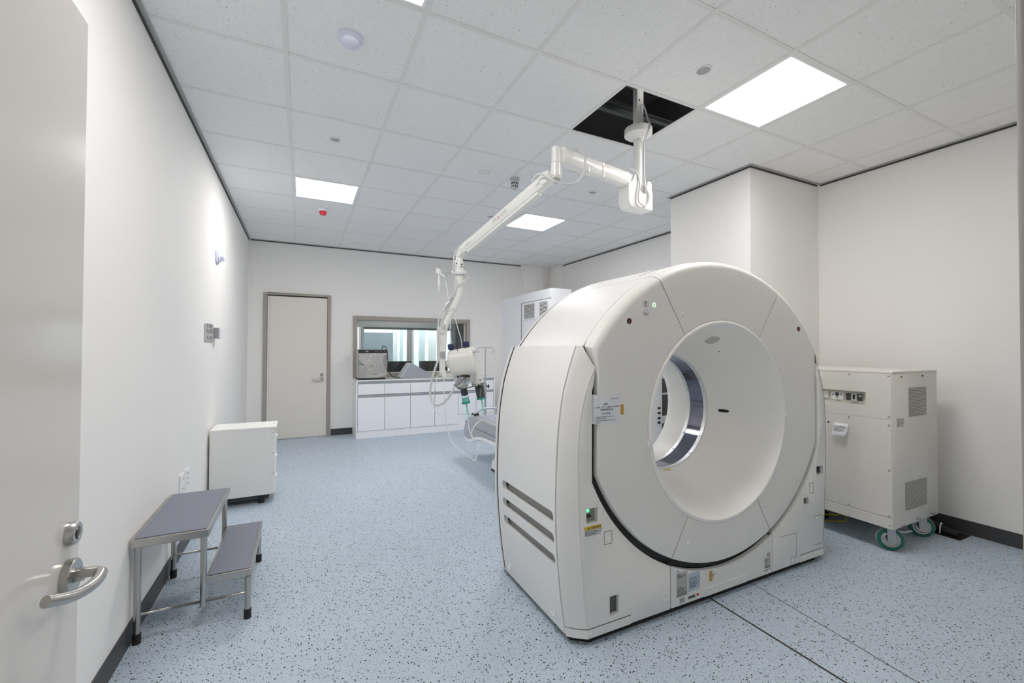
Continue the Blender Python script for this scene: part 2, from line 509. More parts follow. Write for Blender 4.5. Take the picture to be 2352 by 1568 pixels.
# ------------------------------------------------------------------ open door beside the camera
d2 = sroot('door_2', (-.41, .14, 0))
obj('leaf', MB().box(-.43, -.388, .14, 1.136, .008, 1.995), M['doornear'], d2, bevel=.003)
obj('lock', MB().lathe((-.388, 1.093, .999), (1, 0, 0), [(0, .0225), (.003, .0225), (.0115, .0205), (.013, .0195), (.013, .012), (.011, .0115), (.011, 0)], 32), M['steel'], d2)
obj('keyway', MB().box(-.377, -.3755, 1.0895, 1.0965, .988, 1.004), M['dark'], d2)
obj('rose', MB().lathe((-.388, 1.086, .922), (1, 0, 0), [(0, .031), (.012, .031), (.0135, .029), (.0135, 0)], 40), M['steel'], d2)
lv = MB().tube([(-.378, 1.083, .924), (-.362, 1.082, .926), (-.348, 1.080, .926), (-.338, 1.076, .9255), (-.333, 1.066, .925), (-.3305, 1.039, .924), (-.334, 1.010, .925), (-.340, .981, .930), (-.350, .956, .9385), (-.360, .940, .946)], .0095, seg=20, smooth=6)
obj('lever', lv, M['steel'], d2)
obj('lever_neck', MB().cyl((-.374, 1.086, .922), (-.364, 1.086, .923), .0125), M['steel'], d2)
j = sroot('door_2_frame', (DX1, YF, 0))
jm = MB(); jm.box(DX1, DX1+.06, -.12, YF, 0, 2.06); jm.box(DX0, DX1+.06, -.12, YF, 2.01, 2.06); jm.box(DX0-.05, DX0, -.12, YF-.02, 0, 2.06)
obj('jamb', jm, M['frame'], j, bevel=.007, seg=3)

# ------------------------------------------------------------------ observation window and the control room behind it
w1 = sroot('window_1', (1.70, YB, 0))
fr = MB()
fo = (.728, 2.678, .862, 1.850)
for a in ((fo[0], .785, fo[2], fo[3]), (2.614, fo[1], fo[2], fo[3]), (.785, 2.614, 1.790, fo[3]), (.785, 2.614, fo[2], .934)):
    fr.box(a[0], a[1], YB-.03, YB+.05, a[2], a[3])
obj('window_frame', fr, M['frame'], w1, bevel=.004)
fb = MB()
for a in ((.778, .80, .93, 1.80), (2.60, 2.622, .93, 1.80), (.80, 2.60, 1.776, 1.80), (.80, 2.60, .93, .948)):
    fb.box(a[0], a[1], YB+.05, YB+.10, a[2], a[3])
obj('glazing_bead', fb, M['upsin'], w1, bevel=.003)
obj('glass_pane', MB().box(.80, 2.60, YB+.070, YB+.078, .948, 1.776), M['glass'], w1)

CY0, CY1 = YB+T, 9.5
struct('floor_control', MB().box(-.6, 5.4, CY0, 12.2, -.1, 0), M['ctrl_grey'], smooth=False)
struct('ceiling_control', MB().box(-.6, 5.4, CY0, 12.2, 2.6, 2.7), M['ctrl_wall'], smooth=False)
struct('wall_control_left', MB().box(-.7, -.6, CY0, 12.2, 0, 2.7), M['ctrl_wall'], smooth=False)
struct('wall_control_right', MB().box(5.4, 5.5, CY0, 12.2, 0, 2.7), M['ctrl_wall'], smooth=False)
struct('wall_control_far', MB().box(-.7, 5.5, 12.2, 12.3, 0, 2.7), M['ctrl_wall'], smooth=False)
struct('wall_control_soffit', MB().box(-.6, 5.4, CY1, CY1+.15, 1.79, 2.6), M['ctrl_grey'], smooth=False)
struct('trim_control_header', MB().box(1.18, 5.4, CY1-.03, CY1+.02, 1.745, 1.79), M['ctrl_dark'], smooth=False)
pt = sroot('window_2', (2.2, CY1, 0))
for k, (a, b, m) in enumerate([(1.085, 1.122, 'white'), (1.125, 1.185, 'ctrl_grey'), (2.095, 2.195, 'ctrl_grey'), (2.195, 2.235, 'white'), (3.10, 3.30, 'ctrl_grey'), (4.3, 4.36, 'white')]):
    obj('mullion', MB().box(a, b, CY1-.02, CY1+.04, 0, 1.79), M[m], pt, bevel=.003)
obj('glass_pane', MB().box(1.185, 5.4, CY1+.005, CY1+.012, .02, 1.745), M['paleglass'], pt)
struct('wall_control_panel', MB().box(1.2, 1.92, 10.2, 10.26, .95, 1.70), M['ctrl_blue'], smooth=False)
for k, (a, b, m) in enumerate([(2.05, 2.16, 'ctrl_wall'), (2.22, 2.3, 'ctrl_teal'), (2.42, 2.58, 'ctrl_wall'), (2.70, 2.86, 'ctrl_teal'), (2.95, 3.15, 'ctrl_wall'), (3.25, 3.42, 'ctrl_teal'), (3.52, 3.75, 'ctrl_wall')]):
    struct('wall_blind_%d' % (k+1), MB().box(a, b, 10.9, 10.92, .1, 2.4), M[m], smooth=False)
for k, (a, b, c, d) in enumerate([(1.0, 2.2, 10.0, 11.6), (2.6, 4.2, 10.0, 11.6), (1.3, 2.5, 8.1, 8.7)]):
    o = struct('ceiling_control_lamp_%d' % (k+1), MB().box(a, b, c, d, 2.585, 2.599), M['ctrl_light'], smooth=False)
struct('wall_control_post', MB().box(2.72, 3.0, 8.05, 8.3, 0, 2.6), M['ctrl_dark'], smooth=False)
dk = thing('control_desk', (1.9, 7.65, 0), 'dark desk behind the observation window, carrying two monitors', 'desk')
obj('desktop', MB().box(1.05, 2.95, 7.34, 7.98, .70, .735), M['ctrl_grey'], dk, bevel=.004)
for x in (1.10, 2.86): obj('leg', MB().box(x, x+.04, 7.40, 7.92, 0, .70), M['ctrl_dark'], dk)
for k, (a, b, lb) in enumerate([(1.215, 1.735, 'black monitor seen from behind through the window, next to the steel cabinet'),
                                (1.872, 2.39, 'black monitor seen from behind through the window, next to the support arm')]):
    mo = thing('computer_monitor', ((a+b)/2, 7.52, .735), lb, 'monitor', 'monitors behind the observation window')
    obj('screen_housing', MB().box(a, b, 7.50, 7.53, .80, 1.118), M['monitor'], mo, bevel=.006)
    obj('stand', MB().box((a+b)/2-.03, (a+b)/2+.03, 7.53, 7.55, .745, .95).box((a+b)/2-.11, (a+b)/2+.11, 7.45, 7.63, .735, .747), M['monitor'], mo, bevel=.003)

# ------------------------------------------------------------------ ceiling fixtures
LL = {(4, -1): 'large bright square light panel beside the open ceiling hatch', (0, 4): 'bright square light panel over the back door',
      (4, 4): 'bright square light panel above the long white support arm', (0, -1): 'bright square light panel cut off by the top edge, near the smoke detector'}
for (i, j) in LIGHTS:
    x0, x1, y0, y1 = cx(i), cx(i+1), cy(j), cy(j+1)
    t = thing('ceiling_light', ((x0+x1)/2, (y0+y1)/2, H), LL[(i, j)], 'light', 'square light panels in the ceiling grid')
    f = MB()
    a, b = .013, .030
    for q in ((x0+a, x1-a, y0+a, y0+b), (x0+a, x1-a, y1-b, y1-a), (x0+a, x0+b, y0+b, y1-b), (x1-b, x1-a, y0+b, y1-b)):
        f.box(*q, H+.001, H+.03)
    obj('frame', f, M['white'], t)
    obj('diffuser', MB().box(x0+b, x1-b, y0+b, y1-b, H+.004, H+.02), M['lightpanel_back' if j > 2 else 'lightpanel'], t)

t = thing('smoke_detector', (.207, 2.274, H), 'round white smoke detector on the ceiling tile near the left wall', 'detector')
obj('base', MB().lathe((.207, 2.274, H+.004), (0, 0, -1), [(0, .001), (0, .062), (.012, .062), (.016, .055), (.016, .001)], 40), M['bluewhite'], t)
obj('sensor_dome', MB().lathe((.207, 2.274, H-.012), (0, 0, -1), [(0, .044), (.018, .044), (.024, .036), (.026, .001)], 40), M['bluewhite'], t)
DL = [((.213, 3.445), .042, 'small round recessed fitting in the ceiling between the smoke detector and the back lights'),
      ((2.004, 1.658), .046, 'round recessed fitting in the tile between the open hatch and the nearest edge'),
      ((2.595, 3.464), .042, 'small round recessed fitting in the ceiling behind the arm joint at the hatch'),
      ((2.002, 4.654), .040, 'small round fitting in the ceiling, partly hidden by the sloping arm')]
for (x, y), r, lb in DL:
    t = thing('recessed_fitting', (x, y, H), lb, 'ceiling fitting', 'small round recessed ceiling fittings')
    obj('rim', MB().lathe((x, y, H+.004), (0, 0, -1), [(0, r), (.006, r), (.008, r-.004), (.006, r-.009), (.002, r-.010)], 36), M['white'], t)
    obj('lens', MB().lathe((x, y, H+.0035), (0, 0, -1), [(-.006, .001), (-.006, r-.008), (.003, r-.009), (.002, .001)], 36), M['angle'], t)
t = thing('ceiling_speaker', (1.432, 3.48, H), 'wide round white ceiling speaker in the middle tile', 'speaker')
obj('rim', MB().lathe((1.432, 3.48, H+.004), (0, 0, -1), [(0, .098), (.006, .098), (.009, .090), (.008, .062), (.004, .060)], 44), M['white'], t)
obj('grille', MB().lathe((1.432, 3.48, H+.004), (0, 0, -1), [(0, .001), (0, .062), (.005, .060), (.006, .001)], 44), M['tbar'], t)
t = thing('heat_detector', (1.747, 3.508, H), 'grey cage shaped detector hanging from the ceiling beside the white arm', 'detector')
obj('flange', MB().lathe((1.747, 3.508, H+.004), (0, 0, -1), [(0, .001), (0, .046), (.010, .046), (.016, .038), (.024, .036), (.024, .001)], 32), M['zinc'], t)
obj('cage', MB().lathe((1.747, 3.508, H-.018), (0, 0, -1), [(0, .034), (.05, .030), (.075, .022), (.082, .012), (.082, .001)], 24), M['zinc'], t)
hl = MB()
for k in range(9):
    a = 2*PI*k/9; hl.cyl((1.747+.031*math.cos(a), 3.508+.031*math.sin(a), H-.045), (1.747+.0345*math.cos(a), 3.508+.0345*math.sin(a), H-.045), .007, seg=10)
    a += .35; hl.cyl((1.747+.026*math.cos(a), 3.508+.026*math.sin(a), H-.072), (1.747+.0305*math.cos(a), 3.508+.0305*math.sin(a), H-.072), .006, seg=10)
obj('vent_holes', hl, M['black'], t)
t = thing('alarm_beacon', (.205, 5.256, H), 'white ceiling beacon with a red lens near the back wall', 'alarm')
obj('base', MB().lathe((.205, 5.256, H+.004), (0, 0, -1), [(-.006, .001), (-.006, .058), (.012, .058), (.026, .046), (.026, .001)], 32), M['bluewhite'], t)
obj('lens', MB().lathe((.205, 5.256, H-.022), (0, 0, -1), [(0, .038), (.03, .036), (.038, .030), (.038, .001)], 8), M['red'], t, ang=20, label='red lens')

# ------------------------------------------------------------------ things on the left wall
t = thing('switch_plate', (XL, 4.28, 1.467), 'square grey switch plate on the left wall above the white pedestal', 'switch')
obj('plate', MB().box(XL, XL+.010, 4.11, 4.45, 1.397, 1.538), M['greyplate'], t, bevel=.003)
for y in (4.15, 4.29):
    for z in (1.415, 1.470, 1.512):
        obj('rocker', MB().box(XL+.010, XL+.016, y+.01, y+.11, z, z+.030), M['alu'], t, bevel=.002)
t = thing('card_holder', (XL, 4.53, 1.47), 'slim grey box fixed to the wall beside the switch plate', 'wall box')
obj('body', MB().box(XL-.004, XL+.045, 4.465, 4.585, 1.424, 1.519), M['alu'], t, bevel=.004)
obj('front_cover', MB().box(XL+.045, XL+.050, 4.47, 4.58, 1.428, 1.515), M['bluewhite'], t, bevel=.002)
t = thing('wall_sensor', (XL, 4.62, 2.17), 'small bluish white sensor high on the left wall', 'sensor')
obj('plate', MB().prism_x([(4.53, 2.20), (4.53, 2.12), (4.60, 2.095), (4.72, 2.115), (4.72, 2.20), (4.62, 2.222)], XL, XL+.012), M['bluewhite'], t, bevel=.003)
obj('head', MB().lathe((XL+.012, 4.62, 2.155), (1, 0, 0), [(0, .048), (.012, .044), (.018, .030), (.045, .028), (.050, .022), (.050, .001)], 28), M['bluewhite'], t)
for k, (y, lb) in enumerate([(3.44, 'white double socket on the left wall, nearer the camera, just above the step stool'),
                             (3.575, 'white vented plate on the left wall beside the double socket')]):
    t = thing('wall_outlet' if k == 0 else 'vented_plate', (XL, y, .47), lb, 'socket' if k == 0 else 'wall plate')
    obj('plate', MB().box(XL, XL+.011, y-.052, y+.052, .40, .53), M['white'], t, bevel=.005)
    for z in (.435, .497) if k == 0 else (.43, .465, .50):
        r = .019 if k == 0 else .005
        obj('socket' if k == 0 else 'hole', MB().lathe((XL+.011, y, z), (1, 0, 0), [(.0, r), (.002, r), (.002, r*.8), (.0005, r*.7), (.0005, .0001)], 20), M['white'] if k == 0 else M['dark'], t)
        if k == 0:
            obj('pin_holes', MB().cyl((XL+.011, y-.008, z), (XL+.0125, y-.008, z), .004, seg=10).cyl((XL+.011, y+.008, z), (XL+.0125, y+.008, z), .004, seg=10), M['dark'], t)
# ------------------------------------------------------------------ drawer pedestal
t = thing('drawer_pedestal', (-.44, 4.46, 0), 'low white pedestal with three drawers standing against the left wall', 'cabinet')
px0, px1, py0, py1 = -.675, -.222, 4.30, 4.62
obj('carcass', MB().box(px0, px1, py0, py1, .072, .638), M['ped'], t, bevel=.002)
obj('top_panel', MB().box(px0, -.190, py0-.004, py1+.004, .638, .657), M['ped'], t, bevel=.002)
obj('top_rail', MB().box(px1, -.198, py0+.002, py1-.002, .606, .634), M['ped'], t, bevel=.002)
for a, b in ((.428, .602), (.250, .424), (.074, .246)):
    dr = obj('drawer', MB().box(px1, -.200, py0+.002, py1-.002, a, b), M['ped'], t, bevel=.002)
    hp = MB().tube([(-.201, py0+.10, b-.05), (-.194, py0+.105, b-.05), (-.192, py0+.12, b-.05), (-.192, py1-.12, b-.05), (-.194, py1-.105, b-.05), (-.201, py1-.10, b-.05)], .005, seg=8, smooth=3)
    obj('handle', hp, M['white'], dr)
obj('lock', MB().cyl((-.198, py0+.03, .62), (-.192, py0+.03, .62), .007), M['zinc'], t)
obj('base_shadow_frame', MB().box(px0+.02, px1-.02, py0+.02, py1-.02, .035, .072), M['dark'], t)
for x, y in ((-.30, 4.33), (-.62, 4.33), (-.30, 4.58), (-.62, 4.58)):
    obj('foot', MB().cyl((x, y, 0), (x, y, .072), .026, .024, 20), M['rubber'], t, bevel=.003)

# ------------------------------------------------------------------ step stool
t = thing('step_stool', (-.44, 2.84, 0), 'two step steel stool with grey treads against the left wall', 'step stool')
def platform(nm, x0, x1, y0, y1, z):
    p = obj(nm, MB().box(x0, x1, y0, y1, z-.038, z), M['steel'], t, bevel=.004)
    obj('tread', MB().box(x0+.012, x1-.012, y0+.012, y1-.012, z, z+.003), M['stepgrey'], p, bevel=.0015, label='grey vinyl tread')
platform('upper_platform', -.680, -.388, 2.492, 3.170, .480)
platform('lower_platform', -.405, -.212, 2.522, 3.185, .240)
def leg(x, y, z1, z0=.0, foot=True):
    l = obj('leg', MB().cyl((x, y, z0+(.012 if foot else 0)), (x, y, z1), .0135, seg=20), M['steel'], t)
    if foot: obj('rubber_foot', MB().lathe((x, y, z0), (0, 0, 1), [(0, .001), (0, .0165), (.045, .0165), (.047, .014)], 20), M['rubber'], l)
for y in (2.522, 3.150):
    leg(-.660, y, .445); leg(-.228, y, .205); leg(-.412, y, .445, .105, False)
    r = MB(); r.cyl((-.660, y, .128), (-.412, y, .128), .0065, seg=12); r.cyl((-.412, y, .128), (-.228, y, .128), .0065, seg=12)
    obj('rail', r, M['steel'], t)
# ------------------------------------------------------------------ base cabinets and worktop
CFY = 6.681
def cab(name_loc, x0, x1, zb, label, endl=False, endr=False, plinth=.036):
    t = thing('base_cabinet', ((x0+x1)/2, 6.9, 0), label, 'cabinet', 'white base cabinets under the window')
    c = MB().box(x0, x1, CFY+.020, YB-.004, plinth, .846)
    if endl: c.box(x0-.001, x0+.020, CFY, YB-.004, 0, .846)
    if endr: c.box(x1-.020, x1, CFY, YB-.004, 0, .846)
    obj('carcass', c, M['lamedge'], t, bevel=.0015)
    obj('plinth', MB().box(x0+(.02 if endl else 0), x1-(.02 if endr else 0), CFY+.012, CFY+.030, 0, zb-.004), M['lam'], t, bevel=.002)
    a0, a1 = x0+(.022 if endl else 0), x1-(.022 if endr else 0)
    n = 2; wd = (a1-a0)/n
    obj('channel', MB().box(a0, a1, CFY+.014, CFY+.020, .800, .846), M['alu'], t)
    obj('channel', MB().box(a0, a1, CFY+.014, CFY+.020, .600, .656), M['alu'], t)
    obj('channel_lip', MB().box(a0, a1, CFY, CFY+.018, .616, .634).box(a0, a1, CFY, CFY+.018, .826, .838), M['alu'], t, bevel=.002)
    for k in range(n):
        p, q = a0+wd*k+.003, a0+wd*(k+1)-.003
        obj('drawer', MB().box(p, q, CFY, CFY+.018, .652, .806), M['lam'], t, bevel=.0015)
        obj('door', MB().box(p, q, CFY, CFY+.018, zb, .606), M['lam'], t, bevel=.0015)
    obj('gap_backing', MB().box(a0, a1, CFY+.0165, CFY+.0195, zb, .80), M['gap'], t)
cab(0, .733, 1.531, .113, 'white double base cabinet under the steel box, nearest the back door', endl=True)
cab(0, 1.531, 2.310, .113, 'white double base cabinet under the grey wedge cushion', endr=False)
cab(0, 2.310, 2.962, .270, 'white base cabinet with a tall plinth behind the patient table', endr=True)
t = tag(obj('worktop', MB().box(.728, 2.966, CFY-.006, YB-.004, .847, .870), M['worktop'], bevel=.003), 'long white worktop running over the base cabinets under the window', 'worktop')

# steel warming cabinet with a mirror front
t = thing('steel_cabinet', (.96, 6.86, .87), 'mirror front steel box with a black control strip on the worktop', 'appliance')
SX0, SX1, SY0, SY1, SZ0, SZ1 = .757, 1.180, 6.690, 7.05, .895, 1.325
obj('body', MB().box(SX0, SX1, SY0+.012, SY1, SZ0, SZ1), M['steel'], t, bevel=.006)
# door sheet with shallow dents so the reflections run wavy
dm = MB(); N = 26
import mathutils.noise as mn
g = []
for a in range(N+1):
    row = []
    for b in range(N+1):
        u, v = a/N, b/N
        ed = min(1., min(u, 1-u, v, 1-v)*7)
        d = .006*ed*mn.noise(Vector((u*2.0+3.1, v*2.2+.4, 1.7)))
        row.append(dm.bm.verts.new((SX0+.006+u*(SX1-SX0-.012), SY0+d, SZ0+.004+v*(1.266-SZ0-.004))))
    g.append(row)
for a in range(N):
    for b in range(N): dm.bm.faces.new((g[a][b], g[a+1][b], g[a+1][b+1], g[a][b+1]))
obj('door', dm, M['chrome'], t)
obj('door_edge', MB().box(SX0+.005, SX1-.005, SY0+.007, SY0+.013, SZ0+.003, 1.267), M['steel'], t)
obj('control_strip', MB().box(SX0+.004, SX1-.002, SY0-.002, SY0+.014, 1.270, 1.318), M['monitor'], t, bevel=.002)
obj('strip_mark', MB().box(.86, .90, SY0-.0025, SY0-.0018, 1.284, 1.302), M['alu'], t)
for x in (1.00, 1.02, 1.075, 1.13): obj('touch_key', MB().box(x, x+.014, SY0-.0025, SY0-.0018, 1.288, 1.300), M['greyink'], t)
for x, z in ((.925, 1.245), (.945, 1.240), (.968, 1.246), (.995, 1.243), (.905, 1.218), (.93, 1.212), (.90, 1.185), (.915, 1.178), (.905, 1.155), (.92, 1.150)):
    obj('sticker', MB().box(x, x+.013, SY0-.0065, SY0-.0055, z-.006, z+.006), M['bluewhite'], t)
obj('base', MB().box(SX0+.004, SX1-.03, SY0-.002, SY1-.02, .870, .896), M['black'], t, bevel=.003)
t = tag(obj('power_cable', MB().tube([(1.12, 6.83, 1.327), (1.13, 6.80, 1.375), (1.152, 6.755, 1.372), (1.172, 6.70, 1.31), (1.182, 6.680, 1.20), (1.192, 6.677, 1.06), (1.225, 6.70, .95), (1.29, 6.74, .893), (1.36, 6.77, .880), (1.415, 6.785, .880)], .0055, seg=8, smooth=5), M['rubber']), 'black power cable looping over the steel box down to the worktop', 'cable')
pl = obj('plug', MB().box(1.40, 1.44, 6.775, 6.805, .871, .898), M['rubber'], t, bevel=.005)
# wedge cushion
t = thing('wedge_cushion', (1.70, 6.82, .87), 'grey triangular foam wedge lying on the worktop', 'cushion')
W = [(1.395, .882), (1.405, .873), (1.42, .871), (1.935, .871), (1.950, .878), (1.945, .890), (1.585, 1.098), (1.555, 1.102), (1.530, 1.090)]
obj('body', MB().prism_y(W, 6.745, 6.99), M['wedge'], t, bevel=.006, seg=3)
obj('edge_band', MB().prism_y([(1.386, .890), (1.520, 1.096), (1.548, 1.110), (1.580, 1.106), (1.566, 1.099), (1.546, 1.100), (1.530, 1.090), (1.395, .882)], 6.743, 6.992), M['wedgeside'], t, label='pale edge band')
t = thing('scale_tray', (2.22, 6.86, .87), 'flat beige tray with a white hanging tag on the worktop', 'tray')
obj('tray', MB().loft([[(2.06, 6.74, .871), (2.40, 6.74, .871), (2.40, 7.00, .871), (2.06, 7.00, .871)], [(2.05, 6.73, .895), (2.41, 6.73, .895), (2.41, 7.01, .895), (2.05, 7.01, .895)], [(2.11, 6.78, .930), (2.36, 6.78, .930), (2.36, 6.97, .930), (2.11, 6.97, .930)]]), M['upsin'], t, bevel=.004)
# ------------------------------------------------------------------ tall storage cabinet at the back right
t = thing('storage_cabinet', (3.55, 6.28, 0), 'tall white storage cabinet with louvred doors at the back right', 'cabinet')
TX0, TX1, TY0, TY1, TZ = 3.30, 3.95, 5.42, 7.005, 2.243
TY1 = YB-.003
obj('carcass', MB().box(TX0+.02, TX1-.28, TY0, TY1, 0, TZ), M['lam'], t, bevel=.002)
fy = [(TY0+.02, 5.835), (5.842, 6.345)]
obj('side_panel', MB().box(TX0, TX0+.019, 6.40, TY1, .05, TZ-.001), M['lam'], t, bevel=.002)
obj('header_panel', MB().box(TX0, TX0+.019, TY0, 6.395, 2.10, TZ-.001), M['lam'], t, bevel=.002)
for a, b in fy:
    d = obj('door', MB().box(TX0, TX0+.019, a, b, .06, 2.092), M['lam'], t, bevel=.002)
    f = MB(); z0, z1 = 1.83, 2.06; a2, b2 = a+.06, b-.09
    for q in ((a2-.02, b2+.02, z0-.02, z0), (a2-.02, b2+.02, z1, z1+.02), (a2-.02, a2, z0, z1), (b2, b2+.02, z0, z1)):
        f.box(TX0-.008, TX0, q[0], q[1], q[2], q[3])
    obj('louvre_frame', f, M['white'], d, bevel=.002)
    obj('louvre_back', MB().box(TX0-.001, TX0-.0003, a2, b2, z0, z1), M['dark'], d)
    s = MB()
    for k in range(12):
        z = z0+(k+.5)*(z1-z0)/12
        s.loft([[(TX0-.001, a2, z+.004), (TX0-.001, b2, z+.004), (TX0-.009, b2, z-.006), (TX0-.009, a2, z-.006)], [(TX0-.001, a2, z+.006), (TX0-.001, b2, z+.006), (TX0-.009, b2, z-.0035), (TX0-.009, a2, z-.0035)]])
    obj('louvre_slats', s, M['white'], d)
obj('door_gap', MB().box(TX0+.0185, TX0+.0199, TY0+.02, 6.395, .06, 2.10), M['gap'], t)
# glass fronted cabinet seen through the bore
t = thing('glass_cabinet', (4.03, 3.90, 0), 'white cabinet with dark glass panes seen through the scanner bore', 'cabinet')
obj('carcass', MB().box(3.70, 4.36, 3.72, 4.10, 0, 1.85), M['lam'], t, bevel=.002)
fr = MB(); fr.box(3.705, 3.765, 3.70, 3.719, .02, 1.83); fr.box(4.30, 4.355, 3.70, 3.719, .02, 1.83)
for a, b in ((.02, .10), (.484, .569), (.816, .836), (1.003, 1.070), (1.42, 1.45), (1.77, 1.83)): fr.box(3.765, 4.30, 3.70, 3.719, a, b)
obj('door_frame', fr, M['lamedge'], t, bevel=.002)
obj('glass_pane', MB().box(3.765, 4.30, 3.708, 3.714, .05, 1.80), M['pane'], t)
obj('notice', MB().box(3.79, 3.92, 3.697, 3.6995, .28, .41), M['paper'], t)
nk = MB()
for z in (.385, .36, .335): nk.box(3.81, 3.90, 3.6962, 3.6968, z-.006, z)
obj('notice_text', nk, M['ink'], t)
obj('notice_tape', MB().box(3.77, 3.80, 3.695, 3.6968, .30, .365), M['tape'], t, label='ochre tape')
t = thing('wall_console', (3.56, 3.66, 0), 'narrow white console with four dark slots seen through the bore', 'console')
obj('body', MB().box(3.46, 3.693, 3.64, 3.90, 0, 1.05), M['lam'], t, bevel=.006)
obj('panel', MB().box(3.47, 3.688, 3.632, 3.64, .49, .76), M['white'], t, bevel=.003)
for z in (.675, .620, .562, .512): obj('slot', MB().box(3.625, 3.668, 3.629, 3.633, z-.012, z+.012), M['black'], t)

# ------------------------------------------------------------------ power cabinet on casters
t = thing('power_cabinet', (3.83, 1.86, 0), 'cream power cabinet on green wheeled casters beside the scanner', 'cabinet')
A0, A1, B0, B1, Z0, Z1 = 3.508, 4.150, 1.436, 2.28, .160, 1.188
bd = obj('body', MB().box(A0+.004, A1, B0, B1, Z0, Z1), M['ups'], t, bevel=.003)
obj('top_lid', MB().box(A0, A1+.002, B0-.002, B1, Z1, Z1+.014), M['ups'], t, bevel=.002)
pn = obj('upper_panel', MB().box(A0, A0+.004, B0+.006, B1, .8825, Z1-.001), M['ups'], t)
cut(pn, [MB().box(A0-.05, A0+.05, 1.585, 1.98, .961, 1.054)])
cut(bd, [MB().box(A0-.05, A0+.040, 1.585, 1.98, .961, 1.054)])
obj('recess_back', MB().box(A0+.034, A0+.0395, 1.586, 1.979, .962, 1.053), M['upsin'], t)
obj('lower_panel', MB().box(A0, A0+.004, B0+.006, B1, .236, .880), M['ups'], t, bevel=.001)
obj('bottom_rail', MB().box(A0-.002, A0+.004, B0+.004, B1, Z0, .226), M['ups'], t, bevel=.002)
def bx(a, b, c, d, m, nm, par, x=.030): return obj(nm, MB().box(A0+x-.008, A0+x+.004, a, b, c, d), M[m], par, bevel=.0015)
br = bx(1.732, 1.812, .985, 1.036, 'white', 'breaker', t)
bx(1.76, 1.782, 1.010, 1.033, 'dark', 'switch', br, .026); bx(1.768, 1.776, .993, 1.008, 'greyink', 'switch', br, .026); bx(1.742, 1.750, 1.015, 1.030, 'greyink', 'button', br, .026); bx(1.798, 1.804, 1.012, 1.018, 'dark', 'button', br, .026)
br = bx(1.611, 1.716, .982, 1.036, 'greyplate', 'breaker', t)
bx(1.684, 1.714, .986, 1.034, 'dark', 'module', br, .026); bx(1.614, 1.644, .986, 1.034, 'dark', 'module', br, .026); bx(1.650, 1.678, .984, 1.035, 'upsin', 'module', br, .026); bx(1.657, 1.670, .996, 1.028, 'black', 'switch', br, .022)
bx(1.618, 1.632, 1.014, 1.030, 'greylabel', 'label', br, .023)
bx(1.83, 1.97, .985, 1.048, 'upsin', 'blank_module', t)
cp = MB(); cp.box(A0+.0330, A0+.0336, 1.756, 1.782, .972, .977); cp.box(A0+.0330, A0+.0336, 1.640, 1.684, .970, .975)
obj('caption', cp, M['greyink'], t)
for y, z in ((1.684, 1.172), (1.455, 1.172), (1.687, .867), (1.455, .903), (1.455, .846), (1.457, .547), (1.69, .248), (1.458, .245), (1.456, .183)):
    obj('screw', MB().lathe((A0, y, z), (-1, 0, 0), [(0, .0075), (.003, .006), (.0045, .003), (.0045, .0001)], 12), M['zinc'], t)
for x, y in ((3.53, 1.50), (3.53, 1.86), (3.72, 1.46), (4.0, 1.46), (4.06, 1.60)): obj('screw', MB().lathe((x, y, Z1+.014), (0, 0, 1), [(0, .007), (.003, .005), (.004, .0001)], 10), M['zinc'], t)
for x in (3.63, 3.93): obj('screw', MB().lathe((x, B0, 1.165), (0, -1, 0), [(0, .007), (.003, .005), (.004, .0001)], 10), M['dark'], t)
obj('grille', MB().box(3.730, 3.983, B0-.0015, B0, .887, 1.087), M['grille'], t)
obj('grille', MB().box(3.668, 3.974, B0-.0015, B0, .258, .451), M['grille'], t)
lb = MB().box(3.561, 3.662, B0-.0012, B0-.0004, .828, .890)
o = obj('label_plate', lb, M['upsin'], t)
ln = MB()
for z in (.878, .864, .851, .839): ln.box(3.567, 3.655 if z > .84 else 3.64, B0-.0017, B0-.0012, z-.0025, z+.0025)
obj('label_lines', ln, M['greyink'], o)
for x, z in ((3.624, .178), (3.828, .184), (4.041, .184)):
    obj('bolt', MB().cyl((x, B0, z), (x, B0-.012, z), .010, seg=6).cyl((x, B0-.012, z), (x, B0-.022, z), .005, seg=10), M['zinc'], t)
obj('rating_plate', MB().box(A0-.001, A0-.0002, 1.80, 1.86, .70, .82), M['ups'], t)
obj('rating_mark', MB().box(A0-.0016, A0-.001, 1.812, 1.826, .806, .818), M['ink'], t)
tg = MB().loft([[(A0-.001, 1.782, .815), (A0-.001, 1.690, .815)], [(A0-.004, 1.782, .790), (A0-.004, 1.690, .790)], [(A0-.016, 1.784, .755), (A0-.016, 1.692, .755)], [(A0-.034, 1.788, .724), (A0-.034, 1.696, .724)]], close=False)
o = obj('paper_tag', tg, M['paper'], t, label='curled paper tag')
so = o.modifiers.new('s', 'SOLIDIFY'); so.thickness = .0008
ln = MB()
for k, (z, x, w) in enumerate(((.792, .0052, .07), (.783, .0072, .075), (.774, .0112, .06), (.765, .0142, .07), (.757, .0162, .05))):
    ln.box(A0-x-.0014, A0-x-.0004, 1.778, 1.778-w, z-.0022, z+.0022)
obj('tag_lines', ln, M['greyink'], o)
